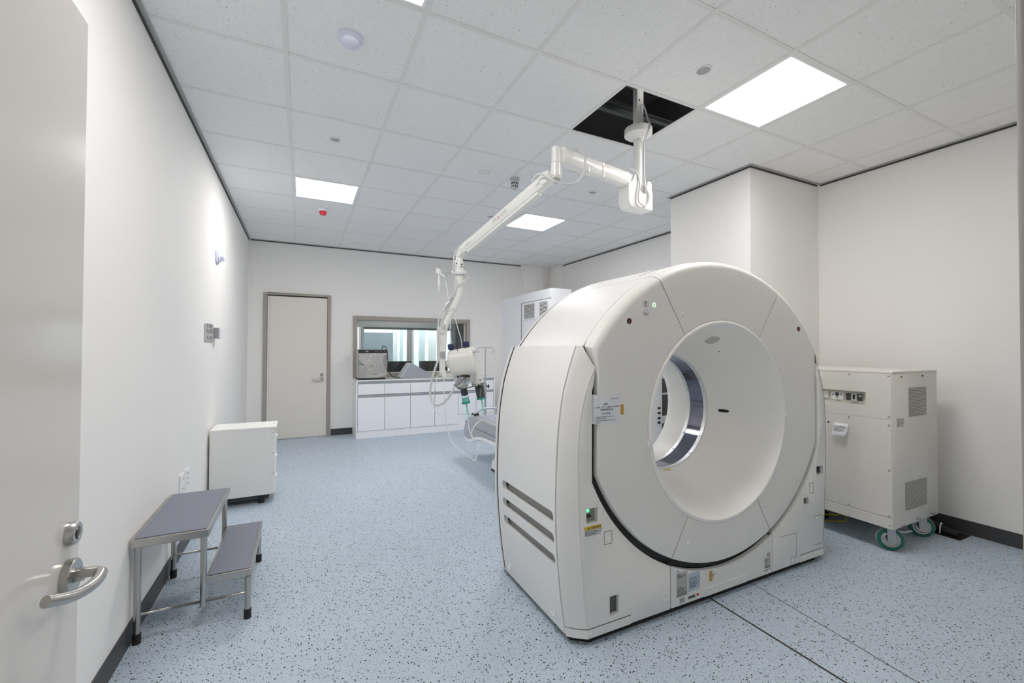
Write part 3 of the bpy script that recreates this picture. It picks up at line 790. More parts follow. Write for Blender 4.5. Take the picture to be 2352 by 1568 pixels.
def caster(x, y):
    ax = Vector((-.80, -.60, 0)).normalized(); sd = Vector((-ax.y, ax.x, 0))
    c = Vector((x, y, .076))
    k = obj('caster', MB().box(x-.05, x+.05, y-.04, y+.04, .154, .160).lathe((x, y, .154), (0, 0, -1), [(0, .034), (.010, .034), (.012, .001)], 20), M['zinc'], t)
    w = MB().lathe(c-ax*.019, ax, [(0, .046), (0, .068), (.005, .075), (.033, .075), (.038, .068), (.038, .046)], 40)
    obj('tyre', w, M['tread'], k)
    obj('tyre_ring', MB().lathe(c-ax*.0195, ax, [(-.001, .052), (-.001, .0665), (.003, .0725), (.036, .0725), (.041, .0665), (.041, .052)], 40), M['green'], k, label='green tyre ring')
    obj('hub', MB().lathe(c-ax*.021, ax, [(.008, .001), (.008, .022), (.0, .026), (-.002, .036), (.006, .044), (.0, .053), (.006, .053), (.036, .053), (.042, .053), (.040, .044), (.044, .036), (.042, .030), (.042, .001)], 32), M['steel'], k)
    f = MB()
    for s in (-1, 1):
        o_ = c+ax*(.030*s)
        f.loft([[o_+sd*a+Vector((0, 0, b))+ax*.0 for a, b in ((-.022, .085), (.022, .085), (.024, .0), (.012, -.018), (-.012, -.018), (-.020, .0))],
                [o_+sd*a+Vector((0, 0, b))+ax*(.004*s) for a, b in ((-.022, .085), (.022, .085), (.024, .0), (.012, -.018), (-.012, -.018), (-.020, .0))]])
    f.cyl(c-ax*.038, c+ax*.038, .007, seg=12)
    obj('fork', f, M['alu'], k)
caster(3.575, 1.485); caster(4.035, 1.492); caster(3.585, 2.18); caster(4.045, 2.18)
obj('brake_lever', MB().tube([(3.60, 1.47, .13), (3.66, 1.44, .118), (3.70, 1.43, .122), (3.72, 1.425, .120)], .006, seg=8, smooth=4), M['zinc'], t)
# cables on the floor
tag(obj('yellow_cable', MB().tube([(3.55, 2.30, .012), (3.66, 2.10, .03), (3.77, 1.93, .045), (3.84, 1.89, .05), (3.80, 1.86, .02), (3.74, 1.90, .012), (3.62, 1.98, .012)], .006, seg=8, smooth=5), M['yellowcable']), 'yellow cable lying on the floor in the shadow under the power cabinet', 'cable')
tag(obj('black_hose', MB().tube([(3.52, 2.26, .022), (3.60, 2.15, .022), (3.68, 2.02, .022), (3.78, 1.98, .022), (3.86, 2.06, .022), (3.98, 2.24, .022)], .02, seg=12, smooth=5), M['rubber']), 'thick black cable run on the floor under the power cabinet', 'cable')
fw = MB(); fw.box(4.185, 4.375, 1.335, 2.20, .0004, .0012)
struct('trim_3', fw, M['black'], smooth=False)
t = thing('cable_duct', (4.28, 1.75, 0), 'black cable bundle coming out of the floor slot by the right wall', 'cable')
obj('bundle', MB().tube([(4.31, 2.20, .09), (4.31, 1.90, .075), (4.285, 1.65, .055), (4.255, 1.48, .034), (4.235, 1.36, .018)], [.055, .055, .045, .032, .018], seg=12, smooth=4), M['rubber'], t)
obj('cable_tie', MB().tube([(4.216+.064*0, 1.452, .004), (4.220, 1.452, .045), (4.245, 1.455, .070), (4.280, 1.460, .060)], .004, seg=8, smooth=4), M['white'], t, label='white cable tie')

# ------------------------------------------------------------------ CT scanner gantry
def pol(u, z): return (GX+u, z)
ARC_Z, ARC_R = .765, 1.07
ws_tab = [(.03, .982), (.12, .996), (.2, 1.008), (.3, 1.019), (.4, 1.028), (.5, 1.034), (.6, 1.037), (.7, 1.036), (.83, 1.032), (.92, 1.027), (1.0, 1.02), (1.08, 1.008), (1.15, .996), (1.25, .966), (1.31, .945), (1.36, .925)]
wf_tab = [(.03, .905), (.1, .914), (.2, .926), (.3, .936), (.4, .945), (.5, .952), (.6, .957), (.7, .961), (.8, .963), (.9, .962), (1.0, .953), (1.07, .941), (1.13, .925), (1.2, .899), (1.26, .868)]
ws = lambda z: lerp(ws_tab, z)
wfn = lambda z, sg=-1: lerp(wf_tab, z)+(lerp([(.03, .033), (.4, .018), (1.26, .014)], z) if sg > 0 else 0)
ct = thing('ct_scanner', (GX, 2.0, 0), 'large white ring shaped CT scanner with a round bore', 'scanner')
YS, YR = 1.672, 2.318      # seam behind the front cap; rear edge of the main shell
FA, FB = 1.600, 1.605      # planes of the ring face and of the lower panels

def face_r(th, d, base=(1.033, .763, .854, .930, 1.131)):
    """distance from the bore axis to the outline of the front face, grown by d"""
    R1, c1, hw, R2, c2 = base
    dx, dz = math.cos(th), math.sin(th)
    def disc(R, c):
        oz = GZ-c; b = dz*oz; q = b*b-(oz*oz-R*R)
        return -b+math.sqrt(max(q, 0))
    r = min(disc(R1+d, c1), disc(R2+d, c2))
    if abs(dx) > 1e-6: r = min(r, (hw+d)/abs(dx))
    return r
def ring_panel(name, t0, t1, mat, n=40, rin=.548, top=True):
    mb = MB(); rings = []
    g = .0032
    for k in range(n+1):
        s = k/n; prof = []
        th = t0+(t1-t0)*s
        zf = GZ+face_r(th, 0)*math.sin(th)
        up = min(1, max(0, (zf-1.24)/.12))
        D = .037*up+.004*(1-up); DY = (YS-.003-FA)*up+.030*(1-up)
        inset = g/max(face_r(th, 0), .5)
        tt = th
        if k == 0: tt = th+inset
        if k == n: tt = th-inset
        def pt(r, y): return Vector((GX+r*math.cos(tt), y, GZ+r*math.sin(tt)))
        prof.append(pt(rin, FA+.05)); prof.append(pt(rin, FA+.006)); prof.append(pt(rin+.006, FA))
        R0 = face_r(th, -.006)
        for q in (.33, .66): prof.append(pt(rin+(R0-rin)*q, FA))
        for a in range(0, 8):
            an = a/7*PI/2
            prof.append(pt(face_r(th, -.006+(D+.006)*math.sin(an)), FA+min(DY, .055)*(1-math.cos(an))))
        prof.append(pt(face_r(th, D), FA+DY))
        prof.append(pt(face_r(th, D-.02), FA+DY+.001))
        rings.append(prof)
    mb.loft(rings, True, True, True)
    return obj(name, mb, mat, ct, ang=30)
D2 = math.radians
ring_panel('ring_panel', D2(122.5), D2(239.5), M['gface'], 60)
ring_panel('ring_panel', D2(56.5), D2(122.5), M['gface'], 40)
ring_panel('ring_panel', D2(-59.5), D2(56.5), M['gface'], 60)
ring_panel('ring_panel', D2(239.5), D2(300.5), M['gface'], 36)
# dark inner frame that shows in the joints
inn = MB(); rings = []
N = 96
for k in range(N+1):
    th = 2*PI*k/N
    ra = face_r(th, -.01); ri = .56
    c, s = math.cos(th), math.sin(th)
    rb = face_r(th, .0) if GZ+ra*s > 1.30 else face_r(th, .034)
    yf = FA+.052 if GZ+ra*s > 1.30 else FA+.031
    rings.append([(GX+ri*c, yf, GZ+ri*s), (GX+rb*c, yf, GZ+rb*s), (GX+rb*c, YR-.01, GZ+rb*s), (GX+ri*c, YR-.01, GZ+ri*s)])
inn.loft(rings, True, False, False)
obj('inner_frame', inn, M['black'], ct, label='black frame showing in the joints')

for an in (56.5, 122.5, 239.5, 300.5):
    th = D2(an); c, s_ = math.cos(th), math.sin(th); ra = face_r(th, -.004)
    pts = [(GX+r*c+w*s_, GZ+r*s_-w*c) for r, w in ((.556, -.012), (ra, -.012), (ra, .012), (.556, .012))]
    obj('joint_strip', MB().prism_y(pts, FA+.006, FA+.012), M['black'], ct)
# top shell in three pieces, extruded along the bore axis
a0 = math.asin((1.362-ARC_Z)/ARC_R)                 # shoulder angle
a1 = math.atan2(1.705-ARC_Z, .49)                   # joint beside the top plate
def shell(name, s0, s1, y0, y1, n=36, r=ARC_R, th=.03):
    mb = MB()
    rings = []
    for y, dr in ((y0, -.004), (y0+.004, 0), (y1-.004, 0), (y1, -.004)):
        rings.append([(GX+(r+dr)*math.cos(s0+(s1-s0)*k/n), y, ARC_Z+(r+dr)*math.sin(s0+(s1-s0)*k/n)) for k in range(n+1)] +
                     [(GX+(r-th)*math.cos(s1+(s0-s1)*k/n), y, ARC_Z+(r-th)*math.sin(s1+(s0-s1)*k/n)) for k in range(n+1)])
    mb.loft(rings)
    return obj(name, mb, M['gshell'], ct, ang=30)
e = .0016
shell('top_cover', PI-a1+e, PI-a0, YS, YR)
shell('top_cover', a1+e, PI-a1-e, YS, YR, 44)
shell('top_cover', a0, a1-e, YS, YR)
# curved grip line let into the top cover
gp = MB().tube([(GX-.42, 1.80, ARC_Z+math.sqrt(ARC_R**2-.42**2)), (GX-.30, 1.76, ARC_Z+math.sqrt(ARC_R**2-.30**2)), (GX-.16, 1.75, ARC_Z+math.sqrt(ARC_R**2-.16**2)), (GX-.02, 1.76, ARC_Z+ARC_R)], .0022, seg=6, smooth=5)
obj('grip_line', gp, M['gap'], ct)

# lower side covers with three slanted air slots, corner covers, front panels
def side_cover(sg):
    zs = [.034+(1.362-.034)*k/40 for k in range(41)]
    mb = MB()
    out = [[(GX+sg*(ws(z)-dd), y, z) for z in zs] for y, dd in ((YS+.009, .002), (YS+.011, 0), (YR-.003, 0), (YR, .002))]
    inn_ = [[(GX+sg*(ws(z)-.026), y, z) for z in zs] for y in (YR, YS+.004)]
    R = out+inn_
    mb.loft([r for r in R]+[R[0]], close=False)
    mb.bm.verts.ensure_lookup_table()
    bmesh.ops.remove_doubles(mb.bm, verts=mb.bm.verts, dist=1e-6)
    ed = [e_ for e_ in mb.bm.edges if e_.is_boundary]
    bmesh.ops.holes_fill(mb.bm, edges=ed, sides=0)
    o = obj('side_cover', mb, M['gshell'], ct)
    cs = []
    for zc in (.567, .468, .368):
        c = MB()
        poly = []
        ya, yb, h = 1.715, 2.235, .027
        for k in range(9):
            an = -PI/2+PI*k/8; poly.append((yb+h*.7*math.cos(an), zc+h*math.sin(an)))
        for k in range(9):
            an = PI/2+PI*k/8; poly.append((ya+h*.7*math.cos(an), zc+h*math.sin(an)))
        xa, xb = sorted((GX+sg*(ws(zc)-.2), GX+sg*(ws(zc)+.1)))
        c.prism_x(poly, xa, xb); cs.append(c)
    cut(o, cs)
    return o
for sg in (-1, 1):
    side_cover(sg)
    sl = MB()
    for zc in (.567, .468, .368):
        sl.loft([[(GX+sg*(ws(zc)-.030), 1.69, zc-.035), (GX+sg*(ws(zc)-.030), 2.26, zc-.035), (GX+sg*(ws(zc)-.055), 2.26, zc+.035), (GX+sg*(ws(zc)-.055), 1.69, zc+.035)],
                 [(GX+sg*(ws(zc)-.045), 1.69, zc-.035), (GX+sg*(ws(zc)-.045), 2.26, zc-.035), (GX+sg*(ws(zc)-.07), 2.26, zc+.035), (GX+sg*(ws(zc)-.07), 1.69, zc+.035)]])
    obj('slot_baffle', sl, M['recess'], ct)
    for y in (2.235, 1.765):
        obj('screw_cap', MB().lathe((GX+sg*(ws(.1)-.003), y, .095), (sg, 0, 0), [(0, .022), (.006, .022), (.007, .018), (.003, .014), (.003, .008), (.006, .006), (.006, .0001)], 24), M['gshell'], ct)
    zz = [.036+(1.355-.036)*k/30 for k in range(31)]
    obj('seam_strip', MB().loft([[(GX+sg*(ws(z)-dd), y, z) for z in zz] for y, dd in ((YS-.02, .03), (YS-.004, .008), (YS+.012, .008), (YS+.03, .03))], close=False), M['black'], ct)
    # corner cover between the side and the front
    mb = MB(); rows = []
    n, mz = 10, 36
    def corner(s, z):
        w_ = wfn(min(z, 1.26), sg)
        u = w_+(ws(z)-.001-w_)*(1-s**1.35)
        y = YS-.001-(YS-.001-FB)*s
        return (GX+sg*u, y, z)
    for k in range(n+1):
        s = k/n
        zt = 1.362 if s < .35 else 1.362-(1.362-1.26)*((s-.35)/.65)**1.3
        rows.append([corner(s, .078+(zt-.078)*q/mz) for q in range(mz+1)])
    mb.loft(rows, close=False)
    o = obj('corner_cover', mb, M['gskirt'], ct, ang=50)
    # lower plate wrapping the corner
    far = 1.427 if sg < 0 else 2.774
    q0 = [corner(k/n, .05) for k in range(n+1)]
    outer = [(p[0]+sg*.0015, p[1]-.0012) for p in q0]+[(far, FB-.0012)]
    inner = [(far, FB+.006)]+[(p[0]-sg*.008, p[1]+.006) for p in q0[::-1]]
    obj('foot_plate', MB().prism_z(outer+inner, .034, .074), M['gskirt'], ct, ang=30)
    hl_ = MB().prism_z([(p[0]+sg*.0008, p[1]-.0006) for p in q0]+[(far, FB-.0006)]+inner, .074, .0775)
    obj('foot_joint', hl_, M['gap'], ct, ang=30)
# gasket and rear cover
def outline(d, n=24):
    pts = []
    zs = [.034+(1.36-.034)*k/20 for k in range(21)]
    pts += [(-(ws(z)-d), z) for z in zs]
    for k in range(n+1):
        a = PI-a0+(2*a0-PI)*k/n
        pts.append(((ARC_R-d)*math.cos(a), ARC_Z+(ARC_R-d)*math.sin(a)))
    pts += [(ws(z)-d, z) for z in zs[::-1]]
    return pts
gk = MB(); rings = []
for d, y in ((.06, YR-.006), (.008, YR-.006), (.008, YR+.030), (.06, YR+.030)):
    rings.append([(GX+u, y, z) for u, z in outline(d)])
gk.loft(rings+[rings[0]], True, False, False)
obj('gasket', gk, M['black'], ct)
rc = MB(); rings = []
for d, y in ((.05, YR+.026), (.004, YR+.026), (.000, YR+.029), (.002, YR+.045), (.02, YR+.08), (.06, YR+.105)):
    rings.append([(GX+u, y, z) for u, z in outline(d)])
ol = rings[-1]
rings.append([(GX+.47*math.cos(math.atan2(p[2]-GZ, p[0]-GX)), YR+.110, GZ+.47*math.sin(math.atan2(p[2]-GZ, p[0]-GX))) for p in ol])
rc.loft(rings, True, False, False)
obj('rear_cover', rc, M['gshell'], ct)

# lower front panels
def arc_pts(xa, xb, n=40, d=.036):
    pts = []
    for k in range(n+1):
        x = xa+(xb-xa)*k/n; u = x-GX
        R = .932+d
        pts.append((x, 1.131-math.sqrt(max(R*R-u*u, 0))))
    return pts
SA, SB = 1.6895, 2.505
HW = .884
zside = 1.131-math.sqrt((.932+.036)**2-HW**2)
def front_side(sg):
    pts = [(GX+sg*wfn(z, sg), z) for z in [.034+(1.26-.034)*k/30 for k in range(31)]]
    pts += [(GX+sg*HW*.985, 1.2), (GX+sg*HW, 1.15), (GX+sg*HW, 1.0), (GX+sg*HW, zside)]
    xs = SA-.0028 if sg < 0 else SB+.0028
    pts += arc_pts(GX+sg*HW, xs)[1:]
    pts += [(xs, .034)]
    return obj('front_panel', MB().prism_y(pts, FB, FB+.03), M['gskirt'], ct, bevel=.004)
fl_ = front_side(-1); frr = front_side(1)
mid = [(SA+.0028, .034)]+arc_pts(SA+.0028, SB-.0028)+[(SB-.0028, .034)]
fm = obj('front_panel', MB().prism_y(mid, FB, FB+.03), M['gskirt'], ct, bevel=.004)
for q, ztop in ((SA, .262), (SB, .258)): obj('seam_strip', MB().box(q-.02, q+.02, FB+.012, FB+.016, .036, ztop), M['black'], ct)
def pbox(a, b, c, d, y0=FB-.02, y1=FB+.05): return MB().box(a, b, y0, y1, c, d)
def bake(o):
    dg = bpy.context.evaluated_depsgraph_get(); dg.update()
    me = bpy.data.meshes.new_from_object(o.evaluated_get(dg)); o.modifiers.clear(); o.data = me
bake(fl_); cut(fl_, [pbox(1.168, 1.232, .553, .620), pbox(1.301, 1.354, .106, .193)])
bake(frr); cut(frr, [pbox(2.957, 3.027, .549, .602), pbox(2.819, 2.869, .381, .421)])
obj('panel_back', MB().box(1.15, SA, FB+.05, FB+.056, .05, .66).box(SB, 3.03, FB+.05, FB+.056, .05, .64), M['recess'], ct)
o = obj('service_recess', MB().box(1.160, 1.240, FB+.026, FB+.0295, .545, .628), M['recess'], ct)
obj('lamp', MB().lathe((1.188, FB+.026, .605), (0, -1, 0), [(0, .009), (.010, .009), (.012, .006), (.012, .0001)], 20), M['led'], o, label='lit green lamp')
obj('lamp_ring', MB().lathe((1.188, FB+.026, .605), (0, -1, 0), [(0, .015), (.008, .015), (.009, .010)], 20), M['teal'], o)
ks = MB().cyl((1.190, FB+.026, .578), (1.190, FB+.012, .578), .006, seg=10); ks.box(1.178, 1.206, FB+.020, FB+.0255, .572, .576); ks.cyl((1.204, FB+.026, .579), (1.204, FB+.014, .579), .004, seg=8)
obj('key_switch', ks, M['dark'], o)
obj('dark_window', MB().box(1.302, 1.353, FB+.018, FB+.022, .107, .192), M['pane'], ct)
o = obj('connector_recess', MB().box(2.95, 3.035, FB+.024, FB+.029, .54, .61), M['recess'], ct)
cn = MB()
for k in range(4): cn.box(2.963+.014*k, 2.972+.014*k, FB+.010, FB+.024, .556, .564)
cn.box(2.985, 2.992, FB+.01, FB+.024, .57, .598); cn.box(3.000, 3.010, FB+.01, FB+.024, .57, .590)
obj('connectors', cn, M['dark'], o)
obj('dark_window', MB().box(2.820, 2.868, FB+.018, FB+.022, .382, .420), M['dark'], ct)
# thin joint lines of hatches
def hatch(nm, pts, w=.0022):
    mb = MB()
    for (a, b), (c, d) in zip(pts[:-1], pts[1:]):
        dx, dz = c-a, d-b; L = math.hypot(dx, dz); nx, nz_ = -dz/L*w/2, dx/L*w/2
        mb.loft([[(a+nx, FB-.0006, b+nz_), (c+nx, FB-.0006, d+nz_), (c-nx, FB-.0006, d-nz_), (a-nx, FB-.0006, b-nz_)]], cap0=False)
    return obj(nm, mb, M['gap'], ct)
hatch('hatch_line', [(1.269, .499), (1.313, .499), (1.313, .440), (1.269, .440), (1.269, .499)])
hatch('hatch_line', [(2.879, .504), (2.921, .504), (2.921, .442), (2.879, .442), (2.879, .504)])
hatch('hatch_line', [(2.577, .226), (2.739, .222), (2.739, .080), (2.686, .082), (2.686, .036)])
hatch('hatch_line', [(2.932, .290), (3.010, .290), (3.024, .276), (3.020, .124), (3.006, .110), (2.932, .110)])
obj('center_plate', MB().box(1.929, 2.270, FB-.004, FB+.004, .036, .078), M['gskirt'], ct, bevel=.002)
for x, z in ((1.402, .053), (1.190, .053), (1.948, .056), (2.248, .058), (2.700, .060), (2.79, .062), (2.955, .275)):
    obj('rivet', MB().lathe((x, FB-.004, z), (0, -1, 0), [(-.005, .008), (0, .008), (.002, .006), (.003, .0001)], 14), M['gshell'], ct)
for x, z in ((1.771, 1.532), (2.438, 1.529), (1.807, .345), (2.391, .349)):
    obj('rivet', MB().lathe((x, FA, z), (0, -1, 0), [(-.004, .009), (.002, .009), (.004, .006), (.004, .0001)], 16), M['gshell'], ct)
for x, z in ((1.653, .105), (2.534, .111)):
    obj('screw_cap', MB().lathe((x, FB, z), (0, -1, 0), [(-.004, .022), (.003, .022), (.004, .018), (.0005, .014), (.0005, .008), (.003, .006), (.003, .0001)], 24), M['gskirt'], ct)
obj('base_frame', MB().prism_z([(GX-.885, FB+.022), (GX+.885, FB+.022), (GX+.955, YS+.01), (GX+.955, YR+.06), (GX-.955, YR+.06), (GX-.955, YS+.01)], 0, .036), M['black'], ct)

# bore
prof = [(FA-.004, .5435), (FA-.006, .538), (FA-.004, .531), (FA+.01, .528), (FA+.05, .512), (1.70, .487), (1.76, .456), (1.82, .427), (1.88, .402), (1.93, .385), (1.97, .371), (2.003, .361)]
obj('bore_liner', MB().lathe((GX, 0, GZ), (0, 1, 0), [(FA+.05, .551), (FA+.0, .5485)]+prof, 120), M['gbore'], ct, ang=50)
obj('window_ring', MB().lathe((GX, 0, GZ), (0, 1, 0), [(2.003, .362), (2.006, .357), (2.032, .357), (2.034, .360)], 120), M['silver'], ct, label='satin metal ring')
obj('scan_window', MB().lathe((GX, 0, GZ), (0, 1, 0), [(2.033, .3595), (2.144, .3595)], 120), M['film'], ct, label='dark reflective scan window')
obj('window_ring', MB().lathe((GX, 0, GZ), (0, 1, 0), [(2.143, .360), (2.145, .357), (2.168, .357), (2.171, .361)], 120), M['silver'], ct, label='satin metal ring')
obj('bore_liner', MB().lathe((GX, 0, GZ), (0, 1, 0), [(2.170, .3605), (2.30, .360), (2.34, .37), (2.38, .395), (2.41, .43), (2.42, .458), (YR+.109, .475)], 120), M['gbore'], ct, ang=50)
for a in (-.55, .55, -.95, .30):
    for yy in (2.155, 2.018): obj('ring_screw', MB().lathe((GX+.356*math.cos(a), yy, GZ+.356*math.sin(a)), (-math.cos(a), 0, -math.sin(a)), [(0, .006), (.003, .004), (.003, .0001)], 10), M['zinc'], ct)
obj('yellow_sticker', MB().box(2.02, 2.09, 1.985, 1.993, GZ-.3655, GZ-.3615), M['yellow'], ct)
# lens and camera slot on the cone
def on_cone(th, y):
    r = lerp([(b, a) for b, a in [(p[0], p[1]) for p in prof]], y)
    return Vector((GX+r*math.cos(th), y, GZ+r*math.sin(th)))
def patch(nm, th0, y0, dth, dy, mat, lift=.003, lbl=None):
    mb = MB(); ring = []; ring2 = []
    for k in range(28):
        a = 2*PI*k/28
        c, s = math.cos(a), math.sin(a)
        c = math.copysign(abs(c)**.6, c); s = math.copysign(abs(s)**.6, s)
        p = on_cone(th0+dth*c, y0+dy*s)
        nrm = Vector((GX-p.x, 0, GZ-p.z)).normalized()
        ring.append(p+nrm*lift); ring2.append(p-nrm*.004)
    mb.loft([ring2, ring], True, False, True)
    return obj(nm, mb, mat, ct, ang=60, label=lbl)
patch('laser_window', D2(77), 1.755, .080, .034, M['chrome'], .004, 'small oval mirror window')
patch('camera_slot', D2(-1.5), 1.905, .024, .030, M['black'], .004, 'dark oval slot')
patch('pin_hole', D2(60), 1.80, .006, .003, M['black'], .003)
for sg, z in ((1, .949), (-1, .880)):
    obj('rim_clip', MB().box(GX+sg*.548-.008, GX+sg*.548+.008, FA-.007, FA+.004, z-.022, z+.022).cyl((GX+sg*.548, FA-.012, z), (GX+sg*.548, FA, z), .012, seg=16), M['gshell'], ct, bevel=.002)
# buttons and icons on the ring
for x, z in ((1.415, 1.482), (2.768, 1.475)):
    o = obj('stop_button', MB().lathe((x, FA, z), (0, -1, 0), [(-.003, .014), (.002, .014), (.003, .011), (.001, .0105)], 28), M['black'], ct, label='dark red round button')
    obj('button_face', MB().lathe((x, FA, z), (0, -1, 0), [(-.001, .011), (.002, .0108), (.0022, .0001)], 24), M['darkred'], o)
o = obj('start_button', MB().lathe((1.575, FA, 1.567), (0, -1, 0), [(-.001, .008), (.0015, .0085), (.002, .0115), (.0005, .0125)], 28), M['ledring'], ct, label='lit green white ring button')
obj('button_dot', MB().lathe((1.575, FA, 1.567), (0, -1, 0), [(.0, .0035), (.0015, .003), (.0016, .0001)], 14), M['ledring'], o)
ic = MB()
for z in (1.569, 1.526):
    ic.lathe((1.520, FA, z), (0, -1, 0), [(-.001, .0165), (.0006, .0165), (.0006, .0148), (-.001, .0148)], 32)
ic.lathe((1.520, FA, 1.574), (0, -1, 0), [(-.001, .0075), (.0006, .0075), (.0006, .005), (-.001, .005)], 20)
ic.box(1.5165, 1.5235, FA-.0006, FA+.001, 1.5705, 1.5775); ic.box(1.514, 1.526, FA-.0006, FA+.001, 1.563, 1.566); ic.box(1.515, 1.525, FA-.0006, FA+.001, 1.556, 1.558); ic.box(1.515, 1.517, FA-.0006, FA+.001, 1.556, 1.563); ic.box(1.523, 1.525, FA-.0006, FA+.001, 1.556, 1.563)
ic.box(1.510, 1.512, FA-.0006, FA+.001, 1.518, 1.531); ic.box(1.510, 1.531, FA-.0006, FA+.001, 1.518, 1.5205); ic.box(1.515, 1.531, FA-.0006, FA+.001, 1.5225, 1.525); ic.box(1.512, 1.516, FA-.0006, FA+.001, 1.527, 1.531)
obj('icons', ic, M['greyink'], ct)
# printed notice taped to the ring, running into the side joint
XA, ZA = (1, 0, 0), (0, 0, 1)
nb = MB().loft([[(1.198, FA+.035, 1.137), (1.198, FA+.035, 1.001)], [(1.215, FA+.004, 1.137), (1.215, FA+.004, 1.001)], [(1.225, FA-.0012, 1.137), (1.225, FA-.0012, 1.0005)], [(1.366, FA-.0012, 1.133), (1.366, FA-.0012, .995)]], close=False)
no = obj('notice_sheet', nb, M['paper'], ct, label='white printed notice')
y = FA-.0018
for s, sz, x, z in (('2014-10-15', .0085, 1.305, 1.112), ('注意！', .0115, 1.258, 1.087), ('投入時、ガントリ内部のものを押すと', .0085, 1.213, 1.0745), ('内部部品破損注意', .0095, 1.241, 1.0625),
                    ('CAUTION !', .0115, 1.248, 1.044), ('Bringing to the gantry, such as oil', .0078, 1.214, 1.0315), ('off the gantry cover.', .0078, 1.214, 1.0225),
                    ('Do not do so and damage the internal parts', .0068, 1.214, 1.0140), ('inside.', .0078, 1.214, 1.0055)):
    text('notice_text', s, sz, (x, y, z), XA, ZA, M['ink'], no)
obj('notice_tape', MB().box(1.361, 1.378, FA-.003, FA-.0014, 1.036, 1.084), M['tape'], no, label='ochre tape')
# caution sticker
cl = obj('caution_label', MB().box(1.156, 1.250, FB-.0016, FB-.0004, .496, .524), M['paper'], ct)
obj('caution_band', MB().box(1.156, 1.252, FB-.0018, FB-.0004, .524, .540), M['yellow'], cl, label='yellow CAUTION band')
text('caution_text', 'CAUTION', .0125, (1.192, FB-.0023, .5275), XA, ZA, M['ink'], cl, bold=.0003)
tri = MB().loft([[(1.174, FB-.0024, .5265), (1.185, FB-.0024, .5265), (1.1795, FB-.0024, .5375)]], cap0=False)
obj('caution_triangle', tri, M['ink'], cl)
cx_ = MB()
for k, w in enumerate((.088, .070, .084, .086, .060, .078)):
    x = 1.160
    random.seed(k)
    while x < 1.160+w:
        l = random.uniform(.003, .010); cx_.box(x, x+l, FB-.0022, FB-.0016, .5205-.0042*k-.001, .5205-.0042*k+.001); x += l+.002
obj('caution_lines', cx_, M['ink'], cl)
# rating labels on the middle panel
def label(nm, a, b, c, d, mat, rows, ink='ink', h=.0012, lbl=None):
    o = obj(nm, MB().box(a, b, FB-.0015, FB-.0004, c, d), M[mat], ct, label=lbl)
    mb = MB()
    for (z, x0, x1) in rows:
        x = a+(b-a)*x0
        while x < a+(b-a)*x1:
            l = min(random.uniform(.003, .010), a+(b-a)*x1-x)
            if l < .001: break
            mb.box(x, x+l, FB-.0021, FB-.0015, c+(d-c)*z-h, c+(d-c)*z+h); x += l+.0016
    obj('label_lines', mb, M[ink], o)
    return o
lo = label('rating_label', 1.729, 1.804, .080, .203, 'greylabel', [(.93, .05, .4), (.88, .05, .35), (.85, .05, .9), (.80, .05, .6), (.40, .05, .4), (.33, .05, .8), (.27, .05, .75), (.22, .05, .7), (.15, .05, .95), (.10, .05, .95), (.05, .05, .9)], lbl='grey rating label')
label('blue_label', 1.813, 1.896, .090, .181, 'bluepaper', [(.70, .1, .7), (.58, .1, .2), (.58, .28, .8), (.50, .1, .2), (.50, .28, .6), (.42, .1, .9), (.35, .1, .8), (.28, .1, .6), (.2, .1, .7)], lbl='pale blue label')
fr_ = MB()
for q in ((1.828, 1.893, .1585, .1595), (1.828, 1.893, .1105, .1115), (1.828, 1.829, .1105, .1595), (1.892, 1.893, .1105, .1595)): fr_.box(q[0], q[1], FB-.0021, FB-.0014, q[2], q[3])
obj('label_border', fr_, M['greyink'], ct)
o = obj('round_sticker', MB().lathe((1.739, FB-.0004, .213), (0, -1, 0), [(0, .0095), (.001, .0095), (.001, .0001)], 24), M['white'], ct)
obj('sticker_mark', MB().lathe((1.739, FB-.0014, .213), (0, -1, 0), [(0, .005), (.0006, .005), (.0006, .002), (0, .002)], 20), M['blueink'], o)
label('small_label', 1.749, 1.786, .045, .072, 'greylabel', [(.7, .05, .9), (.4, .05, .8)], 'greyink')
label('bar_label', 1.811, 1.862, .053, .068, 'greylabel', [(.75, .02, .95), (.45, .02, .95), (.2, .02, .95)], 'ink', .0016)
obj('red_label', MB().box(1.872, 1.888, FB-.0015, FB-.0004, .056, .066), M['redink'], ct)
obj('white_label', MB().box(1.889, 1.899, FB-.0015, FB-.0004, .055, .065), M['white'], ct)
obj('card', MB().box(1.988, 2.030, FB-.0018, FB-.0006, .112, .151), M['white'], ct)
cd = MB()
for k, z in enumerate((.140, .134, .124)): cd.box(1.990, 2.018-.006*k, FB-.0024, FB-.0018, z-.001, z+.001)
obj('card_lines', cd, M['blueink'], ct)
obj('card_tape', MB().box(1.969, 1.990, FB-.0030, FB-.0012, .108, .161), M['tape'], ct, label='ochre tape')
label('rating_label', 2.432, 2.485, .071, .128, 'greylabel', [(.85, .05, .6), (.75, .05, .5), (.55, .05, .4), (.2, .05, .9), (.1, .05, .9)])
label('rating_label', 2.455, 2.485, .133, .157, 'greylabel', [(.7, .1, .6), (.4, .1, .6)])
tl = MB(); tl.box(2.42, 2.487, FB-.0015, FB-.0006, .060, .0625); tl.box(2.44, 2.462, FB-.0015, FB-.0006, .052, .0545)
obj('printed_line', tl, M['greyink'], ct)

